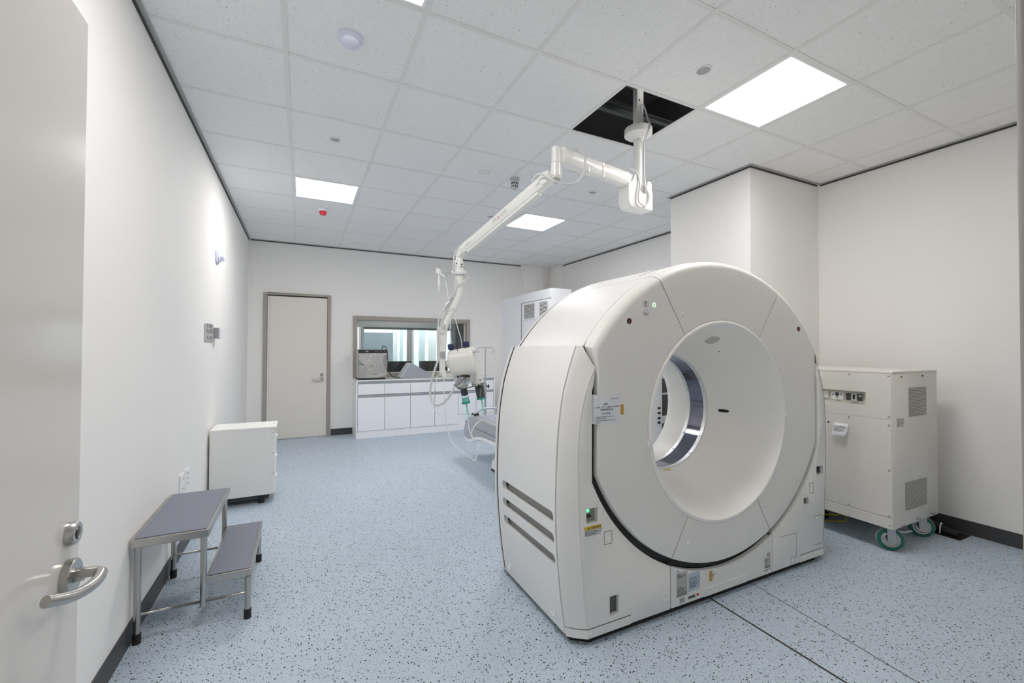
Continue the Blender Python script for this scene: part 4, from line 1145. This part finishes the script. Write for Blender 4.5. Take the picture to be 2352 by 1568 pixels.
# ------------------------------------------------------------------ patient table behind the scanner
t = thing('patient_table', (2.085, 3.9, 0), 'silver grey patient table standing behind the scanner', 'table')
SP = [(2.95, .545), (4.55, .553), (4.72, .552), (4.82, .538), (4.90, .505), (4.965, .44), (5.00, .37), (4.995, .305), (4.955, .272), (4.88, .262), (4.79, .272), (4.70, .298), (4.60, .332), (4.50, .352), (4.38, .364), (4.2, .370), (2.95, .372)]
obj('side_shell', MB().prism_x(SP, 1.80, 2.37), M['tablesilver'], t, bevel=.022, seg=4, ang=50)
UP = [(2.95, .374), (4.2, .372), (4.38, .366), (4.50, .354), (4.60, .334), (4.70, .300), (4.79, .274), (4.88, .264), (4.95, .270), (4.93, .243), (4.86, .234), (4.78, .238), (4.69, .258), (4.60, .292), (4.50, .318), (4.38, .330), (4.2, .336), (2.95, .338)]
obj('under_trim', MB().prism_x(UP, 1.792, 2.378), M['white'], t, bevel=.006)
obj('pad', MB().box(1.862, 2.308, 2.95, 4.70, .545, .560), M['tablepad'], t, bevel=.008, seg=3)
gl = MB().box(1.7975, 1.8005, 2.95, 4.60, .430, .434)
obj('side_groove', gl, M['gap'], t)
obj('end_latch', MB().prism_x([(4.74, .552), (4.84, .545), (4.80, .575), (4.72, .570)], 1.835, 1.90), M['rubber'], t, bevel=.004)
obj('pad_slot', MB().box(2.03, 2.13, 4.36, 4.372, .560, .5612), M['black'], t)
obj('end_slot', MB().box(1.7985, 1.8005, 4.90, 4.95, .455, .462), M['black'], t)
obj('head_rail', MB().tube([(1.835, 4.76, .548), (1.845, 4.76, .560), (1.88, 4.76, .592), (1.945, 4.755, .620), (2.03, 4.75, .629), (2.12, 4.745, .618), (2.22, 4.74, .595), (2.31, 4.735, .562), (2.33, 4.735, .548)], .013, seg=12, smooth=5), M['rail'], t, label='pale blue arched rail')
obj('base', MB().prism_y([(1.90, 0.0), (2.27, 0.0), (2.27, .10), (2.22, .135), (1.96, .135), (1.915, .10)], 2.95, 4.39), M['gshell'], t, bevel=.01, seg=3)
obj('column', MB().box(1.95, 2.22, 3.02, 3.80, .13, .345), M['recess'], t, bevel=.004)
obj('base_strip', MB().box(1.897, 1.903, 3.0, 4.37, .004, .02), M['rubber'], t)

t = thing('iv_pole', (2.10, 5.03, .40), 'slim steel drip pole with two hooks fixed at the table end', 'drip pole')
obj('outer_tube', MB().cyl((2.10, 5.035, .40), (2.10, 5.035, .845), .0135, seg=16), M['zinc'], t)
obj('collar', MB().cyl((2.10, 5.035, .845), (2.10, 5.035, .90), .018, seg=16), M['zinc'], t)
obj('inner_tube', MB().cyl((2.10, 5.035, .90), (2.10, 5.035, 1.355), .008, seg=12), M['zinc'], t)
obj('clamp', MB().box(2.075, 2.125, 4.99, 5.05, .40, .46), M['zinc'], t, bevel=.004)
obj('knob', MB().lathe((2.118, 5.028, .865), (.85, -.5, 0), [(0, .008), (.012, .008), (.014, .024), (.03, .022), (.034, .001)], 8), M['rubber'], t)
obj('hook_bar', MB().tube([(2.025, 5.065, 1.315), (2.018, 5.068, 1.30), (2.002, 5.074, 1.297), (1.992, 5.079, 1.315), (2.004, 5.074, 1.338), (2.014, 5.070, 1.352), (2.03, 5.063, 1.357), (2.10, 5.035, 1.357), (2.17, 5.007, 1.357), (2.186, 5.0, 1.352), (2.196, 4.996, 1.338), (2.208, 4.991, 1.315), (2.198, 4.995, 1.297), (2.182, 5.002, 1.30), (2.175, 5.005, 1.315)], .0055, seg=8, smooth=4), M['zinc'], t)

# ------------------------------------------------------------------ ceiling support arm
PX, PY = 2.072, 2.25
t = arm = thing('support_arm', (PX, PY, H), 'long white jointed arm hanging from the open ceiling hatch', 'support arm')
obj('mounting_plate', MB().box(PX-.13, PX+.16, PY-.03, PY+.22, 3.30, 3.325).box(PX-.10, PX-.06, PY-.02, PY+.05, 3.18, 3.30).box(PX-.09, PX+.02, PY+.0, PY+.06, 3.20, 3.23), M['zinc'], t, bevel=.003)
dp = obj('drop_tube', MB().box(PX-.030, PX+.030, PY-.022, PY+.022, 2.86, 3.31), M['armwhite'], t, bevel=.006)
bo = MB()
for z in (3.20, 3.05): bo.cyl((PX-.010, PY-.0225, z), (PX-.010, PY-.0245, z), .006, seg=10)
obj('bolt_hole', bo, M['dark'], dp)
obj('ceiling_cover', MB().lathe((PX, PY, 2.812), (0, 0, 1), [(-.03, .034), (-.026, .036), (-.004, .075), (0, .085), (.006, .0925), (.045, .094), (.050, .091), (.050, .02)], 48), M['armwhite'], t)
obj('column', MB().cyl((PX, PY, 2.35), (PX, PY, 2.80), .0305, seg=32), M['armwhite'], t)
obj('column_band', MB().cyl((PX, PY, 2.645), (PX, PY, 2.655), .0315, seg=32).cyl((PX, PY, 2.765), (PX, PY, 2.78), .0325, seg=32), M['armwhite'], t)
sp = MB().box(PX-.018, PX-.006, PY-.033, PY-.029, 2.43, 2.475); obj('type_label', sp, M['greylabel'], t)
# joint block at the column foot
JB = [(-.135, 2.455), (-.135, 2.335), (-.118, 2.305), (-.10, 2.295), (.075, 2.292), (.080, 2.30), (.080, 2.425), (.072, 2.432), (.072, 2.475), (.062, 2.49), (.036, 2.49), (.030, 2.475), (.028, 2.40), (-.040, 2.40), (-.042, 2.520), (-.060, 2.525), (-.075, 2.52), (-.10, 2.47)]
obj('joint_block', MB().prism([(PX+a, z) for a, z in JB], lambda x, z: (x, PY-.055, z), lambda x, z: (x, PY+.05, z)), M['armwhite'], t, bevel=.008, seg=3)
obj('joint_bearing', MB().cyl((PX, PY, 2.36), (PX, PY, 2.415), .043, .036, seg=32), M['armwhite'], t)
# horizontal extension arm
E0, E1 = Vector((PX-.06, PY, 2.477)), Vector((1.385, 2.166, 2.492))
ed = (E1-E0).normalized(); en = Vector((-ed.y, ed.x, 0)).normalized()
def bar(p, q, hw0, hh0, hw1, hh1, n=14, arch=.0):
    mb = MB(); rings = []
    d = (q-p).normalized(); s = Vector((-d.y, d.x, 0)).normalized(); u = d.cross(s); u = u if u.z > 0 else -u
    for k in range(n+1):
        f = k/n; c = p.lerp(q, f); w = hw0+(hw1-hw0)*f; h = hh0+(hh1-hh0)*f; up = h+arch*math.sin(PI*f)
        r = min(w, h)*.22
        rings.append([c+s*a+u*b for a, b in ((-w, -h+r), (-w+r, -h), (w-r, -h), (w, -h+r), (w, up-r), (w-r, up), (-w+r, up), (-w, up-r))])
    mb.loft(rings)
    return mb
ex = obj('extension_arm', bar(E0, E1, .036, .046, .034, .034, arch=.012), M['armwhite'], t, ang=50)
cp = MB()
c0 = E0.lerp(E1, .62); c1 = E1
obj('arm_cap', bar(c0+Vector((0, 0, .012)), c1+Vector((0, 0, .012)), .037, .030, .038, .048), M['armwhite'], t, ang=50)
tb_ = MB()
for f in (.48, .12, .68):
    c = E0.lerp(E1, f); rr = .0012
    tb_.loft([[c+en*a+Vector((0, 0, b))+ed*k for a, b in ((-.0365, -.0455), (.0365, -.0455), (.0365, .0495), (-.0365, .0495))] for k in (-.004, .004)], True, False, False)
obj('cable_tie', tb_, M['white'], ex)
lgp = E0.lerp(E1, .49)-en*.0375 if (E0.lerp(E1, .49)-en*.04).length < (E0.lerp(E1, .49)+en*.04).length else E0.lerp(E1, .49)+en*.0375
rl = MB()
for k in range(6): rl.box(lgp.x-.0016, lgp.x+.0016, lgp.y-.001, lgp.y+.001, lgp.z-.03+.010*k, lgp.z-.024+.010*k)
obj('red_print', rl, M['redink'], ex)
# elbow
EX, EY = 1.350, 2.160
obj('elbow_tube', MB().cyl((EX, EY, 2.455), (EX, EY, 2.545), .0255, seg=32).cyl((EX, EY, 2.452), (EX, EY, 2.456), .0262, seg=32), M['armwhite'], t, bevel=.002)
obj('elbow_neck', MB().prism_y([(EX+.01, 2.45), (EX+.01, 2.54), (EX+.06, 2.525), (EX+.10, 2.52), (EX+.10, 2.46)], EY-.022, EY+.022), M['armwhite'], t, bevel=.006)
A = Vector((1.330, 2.172, 2.380)); Ee = Vector((1.032, 2.945, 2.040))
ad = (Ee-A).normalized(); asd = Vector((ad.y, -ad.x, 0)).normalized()
if asd.dot(Vector((0, 0, 0))-A) < 0: asd = -asd
obj('elbow_block', MB().cyl((EX, EY, 2.452), (EX, EY, 2.372), .0275, seg=24).box(EX-.02, EX+.03, EY-.022, EY+.030, 2.362, 2.43), M['armwhite'], t, bevel=.006)
kc = A+asd*.038
A2 = A+ad*.040
obj('knuckle_cap', MB().cyl(A2-asd*.034, A2+asd*.036, .036, seg=40), M['armwhite'], t, bevel=.003)
obj('brake_clip', MB().box(EX-.005, EX+.028, EY+.0, EY+.03, 2.340, 2.362), M['greylabel'], t, bevel=.003)
spm = bar(A+ad*.005, Ee, .027, .037, .025, .034)
spr = obj('spring_arm', spm, M['armwhite'], t, ang=50)
up_ = ad.cross(asd); up_ = up_ if up_.z > 0 else -up_
tx = -ad
ux = up_
base = Ee-ad*.385+asd*.0292-up_*.013
for k, (ch, mt, off) in enumerate((('M', 'greyink', 0), ('A', 'redink', .042), ('VIG', 'greyink', .074))):
    text('logo', ch, .040, base+tx*off, tx, ux, M[mt], spr, bold=-.0009, sx=1.12)
text('type_print', 'PORTEGRA 2', .010, Ee-ad*.09+asd*.0272-up_*.005, tx, ux, M['greyink'], spr)
# underside channel of the spring arm
obj('spring_channel', bar(A+ad*.12-up_*.044, Ee-ad*.08-up_*.040, .020, .010, .020, .009), M['armwhite'], t, ang=50)
tb_ = MB()
for f in (.20, .50, .76, .90):
    c = A.lerp(Ee, f)
    tb_.loft([[c+asd*a+up_*b+ad*k for a, b in ((-.0276, -.054), (.0276, -.054), (.0276, .0375), (-.0276, .0375))] for k in (-.003, .003)], True, False, False)
obj('cable_tie', tb_, M['white'], spr)
obj('end_knuckle', MB().cyl(Ee-asd*.029, Ee+asd*.029, .036, seg=36), M['armwhite'], t, bevel=.003)

# drop post under the arm: local axes e (to the right as seen from the door) and n (away)
BX = Vector((1.03, 2.95, 0)); ev = Vector((.944, -.330, 0)); nv = Vector((.330, .944, 0))
def Q(a, z, d=0.): return BX+ev*a+nv*d+Vector((0, 0, z))
obj('swivel_head', MB().lathe(Q(-.008, 0), (0, 0, 1), [(1.905, .030), (1.91, .0315), (1.975, .0315), (1.99, .026), (2.03, .018)], 28), M['armwhite'], t, ang=50)
sl = MB(); sl.cyl(Q(-.026, 1.958, -.027), Q(-.026, 1.958, -.032), .004, seg=10); sl.cyl(Q(.010, 1.950, -.027), Q(.010, 1.950, -.032), .006, seg=10); sl.loft([[Q(.000, 1.935, -.0325), Q(.020, 1.935, -.028), Q(.020, 1.930, -.028), Q(.000, 1.930, -.0325)]], cap0=False)
obj('swivel_slot', sl, M['dark'], t)
obj('ring_collar', MB().lathe(Q(-.009, 0), (0, 0, 1), [(1.880, .030), (1.880, .052), (1.884, .0545), (1.904, .0545), (1.908, .052), (1.908, .030)], 40), M['white'], t)
obj('lower_swivel', MB().lathe(Q(-.008, 0), (0, 0, 1), [(1.782, .031), (1.79, .0315), (1.800, .0315), (1.803, .030), (1.87, .0295), (1.89, .028)], 28), M['armwhite'], t)
obj('curved_post', MB().tube([Q(-.008, 1.80), Q(-.010, 1.77), Q(-.020, 1.715), Q(-.045, 1.655), Q(-.075, 1.595), Q(-.100, 1.545), Q(-.116, 1.50), Q(-.121, 1.45), Q(-.124, 1.38)], [.031, .031, .031, .031, .031, .031, .030, .028, .024], seg=20, smooth=5), M['armwhite'], t)
obj('lower_post', MB().loft([[Q(-.150, 1.44, -.018), Q(-.094, 1.44, -.018), Q(-.094, 1.44, .018), Q(-.150, 1.44, .018)], [Q(-.146, 1.27, -.018), Q(-.102, 1.27, -.018), Q(-.102, 1.27, .018), Q(-.146, 1.27, .018)], [Q(-.144, 1.165, -.016), Q(-.104, 1.165, -.016), Q(-.104, 1.165, .016), Q(-.144, 1.165, .016)]]), M['armwhite'], t, bevel=.006)
obj('post_bracket', MB().box(*sum([[v-.014, v+.014] for v in Q(-.122, 1.305, -.022)[:2]], []), 1.285, 1.325), M['zinc'], t, bevel=.003)
obj('hanging_tag', MB().loft([[Q(-.128, 1.19, -.02), Q(-.098, 1.19, -.02), Q(-.094, 1.135, -.022), Q(-.122, 1.14, -.022)], [Q(-.128, 1.19, -.016), Q(-.098, 1.19, -.016), Q(-.094, 1.135, -.018), Q(-.122, 1.14, -.018)]]), M['white'], t)
# cables that run along the arm
cb = MB(); d_ = -asd*0
obj('ceiling_cable', MB().tube([(PX+.012, PY-.035, 3.02), (PX+.022, PY-.05, 2.965), (PX+.022, PY-.07, 2.90), (PX+.014, PY-.098, 2.84), (PX+.008, PY-.085, 2.80), (PX+.012, PY-.045, 2.765), (PX+.016, PY-.040, 2.72), (PX+.018, PY-.038, 2.62), (PX+.020, PY-.038, 2.52), (PX+.018, PY-.050, 2.455), (PX+.034, PY-.062, 2.40), (PX+.036, PY-.066, 2.365), (PX+.012, PY-.068, 2.318), (PX-.026, PY-.068, 2.312), (PX-.060, PY-.068, 2.335), (PX-.058, PY-.068, 2.40), (PX-.048, PY-.066, 2.455), (PX-.060, PY-.058, 2.52), (PX-.090, PY-.050, 2.545), (PX-.12, PY-.045, 2.545)], .0058, seg=8, smooth=5), M['cable'], t)
obj('elbow_cable', MB().tube([(1.475, 2.14, 2.545), (1.488, 2.12, 2.552), (1.505, 2.10, 2.52), (1.512, 2.09, 2.46), (1.495, 2.09, 2.39), (1.45, 2.09, 2.335), (1.39, 2.10, 2.312), (1.33, 2.115, 2.318), (1.29, 2.14, 2.345), (1.262, 2.17, 2.372), (1.245, 2.20, 2.375), (1.232, 2.24, 2.350)], .0066, seg=10, smooth=6), M['cable'], t)
s_ = Ee-ad*.15+up_*.036
obj('arm_cable', MB().tube([s_-ad*.06, s_+asd*.015, Ee-ad*.04+up_*.035+asd*.02, Ee+up_*.022+asd*.036, Q(-.045, 1.995, -.03), Q(-.046, 1.93, -.035), Q(-.046, 1.90, -.05)], .0062, seg=8, smooth=5), M['cable'], t)
def cab2(pts, r=.0055, nm='post_cable', m='cable'): return obj(nm, MB().tube(pts, r, seg=8, smooth=5), M[m], t)
cab2([Q(.026, 1.865, -.02), Q(.060, 1.857, -.02), Q(.070, 1.855, -.022), Q(.045, 1.841, -.028), Q(.004, 1.812, -.035), Q(-.026, 1.786, -.036), Q(-.040, 1.73, -.034), Q(-.075, 1.655, -.034), Q(-.110, 1.58, -.034), Q(-.134, 1.53, -.034), Q(-.128, 1.492, -.034), Q(-.116, 1.500, -.034), Q(-.120, 1.53, -.034)])
cab2([Q(-.040, 1.80, -.03), Q(-.042, 1.83, -.032), Q(-.030, 1.842, -.032), Q(-.022, 1.82, -.034), Q(-.034, 1.77, -.036), Q(-.058, 1.72, -.036), Q(-.098, 1.66, -.036), Q(-.134, 1.60, -.036), Q(-.152, 1.54, -.036), Q(-.148, 1.475, -.034), Q(-.122, 1.455, -.034), Q(-.104, 1.48, -.034), Q(-.106, 1.515, -.034)])
obj('cable_coupler', MB().tube([Q(-.060, 1.712, -.040), Q(-.092, 1.655, -.042)], [.011, .0115], seg=10, smooth=1).tube([Q(-.092, 1.655, -.044), Q(-.112, 1.615, -.042)], [.0145, .013], seg=4, smooth=1), M['white'], t)
def ringtie(a, z, r, tilt=.12):
    pts = []
    for k in range(15):
        q = 2*PI*k/14; pts.append(Q(a+r*math.cos(q), z+tilt*r*math.cos(q), r*.95*math.sin(q)))
    return pts
tb_ = MB()
for a, z, r in ((-.010, 1.792, .038), (-.072, 1.628, .046), (-.128, 1.487, .036)): tb_.tube(ringtie(a, z, r), .0022, seg=6, smooth=2)
obj('cable_tie', tb_, M['white'], t)

# ------------------------------------------------------------------ twin syringe injector
t = inj = thing('contrast_injector', Q(.03, 1.17, 0.0), 'cream twin syringe injector head with two navy knobs on the arm', 'injector')
tl = math.radians(10)
ia = ev*math.sin(tl)-Vector((0, 0, 1))*math.cos(tl)       # down along the syringes
ib = ev*math.cos(tl)+Vector((0, 0, 1))*math.sin(tl)       # across, to the right
inn_ = nv
IO = Q(.004, 1.335)
def I(a, b, d=0.): return IO+ib*a+ia*b+inn_*d             # a across, b down, d away
def rrect(w0, w1, d0, d1, b, r, n=5):
    pts = []
    for cx0, cy0, s in ((w1-r, d1-r, 0), (w0+r, d1-r, 1), (w0+r, d0+r, 2), (w1-r, d0+r, 3)):
        for k in range(n):
            an = PI/2*s+PI/2*k/(n-1)
            pts.append(I(cx0+r*math.cos(an), b, cy0+r*math.sin(an)))
    return pts
hb = MB()
hb.loft([rrect(-.070, .086, -.03, .10, -.010, .03), rrect(-.090, .104, -.05, .11, 0, .035), rrect(-.096, .109, -.055, .115, .016, .04), rrect(-.096, .108, -.055, .115, .05, .04), rrect(-.09, .110, -.045, .11, .18, .04), rrect(-.070, .112, -.035, .10, .24, .03)])
obj('rear_housing', hb, M['inj'], t, ang=60)
fb = MB()
fb.loft([rrect(-.090, .072, -.105, .02, .018, .022), rrect(-.100, .082, -.118, .02, .036, .026), rrect(-.102, .084, -.120, .02, .060, .026), rrect(-.098, .084, -.118, .02, .12, .026), rrect(-.082, .084, -.108, .02, .172, .024), rrect(-.072, .078, -.08, .02, .188, .02)])
obj('drive_housing', fb, M['inj'], t, ang=60)
for sg, a in ((-1, -.030), (1, .082)):
    bmm = MB().lathe(I(a, .10, .0), ia, [(0, .03), (.0, .046), (.06, .048), (.13, .047), (.165, .042), (.178, .039), (.178, .020)], 32)
    obj('syringe_housing', bmm, M['inj'], t, ang=60)
    dt = MB()
    for k in range(4): 
        an = PI+.5+.55*k
        pc = I(a, .262, 0)+ib*(.042*math.cos(an))+inn_*(.042*math.sin(an)*1.0)
        dt.box(pc.x-.005, pc.x+.005, pc.y-.004, pc.y+.004, pc.z-.002, pc.z+.002)
    obj('housing_marks', dt, M['dark'], t)
for a, lbq in ((-.060, None), (.046, None)):
    obj('knob', MB().lathe(I(a, -.010, -.01), -ia, [(0, .012), (.004, .021), (.010, .0250), (.036, .0250), (.043, .021), (.046, .012), (.046, .001)], 14), M['navy'], t, ang=30, label='navy blue knob')
scr = MB().cyl(I(-.020, -.004, -.052), I(-.020, -.001, -.060), .0035, seg=8)
for a, b, d in ((.094, .030, -.057), (.104, .235, -.047)): scr.box(*sum([[v-.006, v+.006] for v in I(a, b, d)[:2]], []), I(a, b, d).z-.003, I(a, b, d).z+.003)
obj('screw_holes', scr, M['dark'], t)
obj('side_boss', MB().lathe(I(-.098, .085, .02), -ib, [(0, .03), (.012, .028), (.022, .018), (.022, .001)], 24), M['inj'], t)
obj('mount_link', MB().cyl(I(-.118, .085, .02), Q(-.125, 1.24, 0), .014, seg=14), M['armwhite'], t)
obj('label', MB().box(*sum([[v-.016, v+.016] for v in I(.015, .212, -.052)[:2]], []), 1.098, 1.116), M['bluepaper'], t)
# left clear syringe
cs = I(-.024, .270, 0); 
sy = obj('syringe', MB().lathe(cs, ia, [(0, .0265), (.105, .0265), (.108, .020)], 32), M['clear'], t, label='clear syringe barrel')
obj('plunger', MB().lathe(cs, ia, [(.0, .010), (.0, .020), (.022, .0245), (.055, .0245), (.062, .010), (.062, .001)], 24), M['sleeve'], sy, label='dark plunger')
obj('fluid', MB().lathe(cs, ia, [(.078, .001), (.078, .0255), (.106, .0255), (.108, .001)], 28), M['tealpale'], sy)
obj('end_ring', MB().lathe(cs, ia, [(.104, .026), (.104, .031), (.116, .031), (.119, .027), (.119, .001)], 32), M['teal'], sy, label='green end ring')
obj('nozzle', MB().lathe(cs, ia, [(.119, .007), (.160, .006), (.165, .009), (.185, .007), (.205, .004), (.218, .004), (.220, .008), (.232, .007), (.234, .001)], 14), M['tealpale'], sy)
# right sheathed syringe
cs = I(.090, .268, 0)
sy = obj('syringe', MB().lathe(cs, ia, [(0, .001), (0, .033), (.098, .0305), (.100, .020)], 32), M['sleeve'], t, label='graphite sleeved syringe')
obj('sleeve_slot', MB().box(*sum([[v-.003, v+.003] for v in (cs+ia*.05-nv*.031)[:2]], []), (cs+ia*.05).z-.035, (cs+ia*.05).z+.035), M['greyink'], sy)
obj('end_ring', MB().lathe(cs, ia, [(.096, .029), (.096, .0335), (.108, .0335), (.111, .028), (.111, .001)], 32), M['teal'], sy, label='green end ring')
obj('nozzle', MB().lathe(cs, ia, [(.111, .007), (.150, .006), (.156, .008), (.176, .006), (.196, .004), (.210, .008), (.222, .007), (.224, .001)], 14), M['tealpale'], sy)
obj('clip_bar', MB().tube([I(-.070, .262, -.03), I(-.024, .276, -.05), I(.045, .272, -.045), I(.090, .276, -.05), I(.13, .262, -.02)], .0032, seg=8, smooth=4), M['sleeve'], t)
obj('clip_latch', MB().box(*sum([[v-.010, v+.010] for v in I(.088, .282, -.045)[:2]], []), I(.088, .282, -.045).z-.012, I(.088, .282, -.045).z+.014), M['black'], t, bevel=.003)
# power lead with ribbed strain relief
sr0, sr1 = Q(.020, 1.140, -.095), Q(-.030, 1.090, -.15)
rb = MB().tube([Q(.030, 1.148, -.08), sr0, Q(-.004, 1.116, -.13), sr1], [.018, .017, .014, .010], seg=14, smooth=5)
for k in range(6):
    c = sr0.lerp(sr1, k/5); d = (sr1-sr0).normalized()
    rb.cyl(c-d*.002, c+d*.002, .0185-.0012*k, seg=14)
obj('strain_relief', rb, M['greyink'], t)
obj('connector_base', MB().lathe(Q(.03, 1.152, -.085), (0, -.3, -1), [(0, .030), (.008, .028), (.008, .001)], 18).cyl(Q(-.012, 1.150, -.095), Q(-.012, 1.150, -.108), .008, seg=8).cyl(Q(.066, 1.150, -.085), Q(.066, 1.150, -.098), .008, seg=8), M['black'], t)
obj('power_lead', MB().tube([sr1, Q(-.050, 1.052, -.155), Q(-.082, 1.0, -.14), Q(-.120, .962, -.11), Q(-.158, .950, -.08), Q(-.191, .968, -.055), Q(-.206, 1.018, -.04), Q(-.203, 1.085, -.035), Q(-.186, 1.158, -.034), Q(-.166, 1.225, -.034), Q(-.154, 1.268, -.034), Q(-.154, 1.346, -.034), Q(-.156, 1.44, -.034), Q(-.155, 1.50, -.034)], .0078, seg=10, smooth=6), M['cable'], t)
# ------------------------------------------------------------------ tubing and drip set
tag(obj('infusion_tube', MB().tube([Q(-.112, 1.14, -.022), Q(-.111, 1.06, -.03), Q(-.104, .94, -.03), Q(-.100, .845, -.03), Q(-.085, .767, -.03), Q(-.047, .672, -.03), Q(.016, .614, -.03), Q(.079, .566, -.03), Q(.104, .542, -.02), Q(.123, .556, -.01), Q(.132, .62, 0), Q(.130, .665, 0), Q(.105, .695, 0), Q(.078, .735, 0), Q(.068, .775, 0), Q(.060, .838, 0)], .0032, seg=8, smooth=6), M['tubing']), 'thin clear tube looping from the post down to the left syringe', 'tube')
tag(obj('connecting_tube', MB().tube([Q(.160, .833, 0), Q(.145, .82, .0), Q(.118, .798, 0), Q(.093, .755, 0), Q(.082, .718, 0), Q(.100, .697, 0), Q(.118, .680, 0)], .0032, seg=8, smooth=6), M['tubing']), 'short clear tube hanging from the right syringe tip', 'tube')
tag(obj('side_line', MB().tube([Q(-.150, 1.17, -.03), Q(-.178, 1.06, -.03), Q(-.180, .97, -.03), Q(-.175, .912, -.03), Q(-.160, .888, -.03), Q(-.135, .877, -.03), Q(-.105, .877, -.03), Q(-.085, .882, -.03)], .0022, seg=6, smooth=5), M['tubing']), 'very thin clear line with a clip beside the looping white power lead', 'tube')
tag(obj('bottle_line', MB().tube([Q(-.085, 1.69, -.03), Q(-.068, 1.54, -.03), Q(-.071, 1.47, -.03), Q(-.066, 1.42, -.03), Q(-.056, 1.375, -.02)], .0026, seg=6, smooth=5), M['tubing']), 'thin white line falling onto the left navy knob', 'tube')
tag(obj('bottle_line', MB().tube([Q(-.055, 1.64, -.03), Q(-.030, 1.55, -.03), Q(-.012, 1.48, -.03), Q(.004, 1.43, -.03), Q(.014, 1.38, .0), Q(.015, 1.34, .05)], .0026, seg=6, smooth=5), M['tubing']), 'thin white line falling between the two navy knobs', 'tube')
t = thing('drip_chamber', Q(-.155, 1.85), 'white drip chamber hung on a wire hook from the arm ring', 'drip chamber')
hk = MB().tube([Q(-.060, 1.889, -.03), Q(-.122, 1.888, -.03), Q(-.134, 1.868, -.03), Q(-.146, 1.874, -.03), Q(-.160, 1.885, -.03)], .0022, seg=6, smooth=3)
hk.tube([Q(-.055, 1.882, -.04), Q(-.095, 1.872, -.04), Q(-.110, 1.850, -.035), Q(-.128, 1.858, -.035)], .0022, seg=6, smooth=3)
obj('wire_hook', hk, M['zinc'], t)
obj('fitting', MB().cyl(Q(-.170, 1.922, -.03), Q(-.155, 1.905, -.03), .006, seg=12).lathe(Q(-.155, 1.905, -.03), (0, 0, -1), [(-.012, .001), (-.010, .012), (.010, .019), (.026, .016), (.034, .007)], 20).cyl(Q(-.15, 1.885, -.03), Q(-.105, 1.852, -.03), .009, .0075, seg=12), M['white'], t)
obj('chamber', MB().lathe(Q(-.151, 1.872, -.03), (0, 0, -1), [(0, .007), (.052, .007), (.056, .012), (.066, .013), (.076, .009), (.080, .006), (.116, .005), (.117, .001)], 18), M['tubing'], t)
obj('line', MB().tube([Q(-.108, 1.848, -.03), Q(-.096, 1.79, -.03), Q(-.084, 1.72, -.03), Q(-.084, 1.69, -.03)], .0026, seg=6, smooth=4), M['tubing'], t)

# ------------------------------------------------------------------ camera, world, view
R = ((0.89732006, 0.44127389, -0.0096984), (-0.4413688, 0.89723939, -0.01245196), (0.00320706, 0.01545397, 0.99987544))
cam = bpy.data.cameras.new('camera'); co = bpy.data.objects.new('camera', cam); COL.objects.link(co)
m4 = Matrix.Identity(4)
for i in range(3):
    m4[i][0] = R[i][0]; m4[i][1] = R[i][2]; m4[i][2] = -R[i][1]
m4[2][3] = 1.35
co.matrix_world = m4
cam.sensor_width = 36.; cam.lens = 984.0475/2352*36.; cam.clip_start = .02; cam.clip_end = 100
S.camera = co

w = bpy.data.worlds.new('corridor'); S.world = w; w.use_nodes = True
w.node_tree.nodes['Background'].inputs[0].default_value = (1., .98, .95, 1)
w.node_tree.nodes['Background'].inputs[1].default_value = .2

vs = S.view_settings
S.display_settings.display_device = 'sRGB'
vs.view_transform = 'Standard'; vs.look = 'None'; vs.gamma = 1.; vs.use_curve_mapping = False
vs.exposure = 1.2
cy_ = S.cycles
cy_.max_bounces = 24; cy_.diffuse_bounces = 20; cy_.glossy_bounces = 6; cy_.transparent_max_bounces = 12
cy_.use_denoising = True
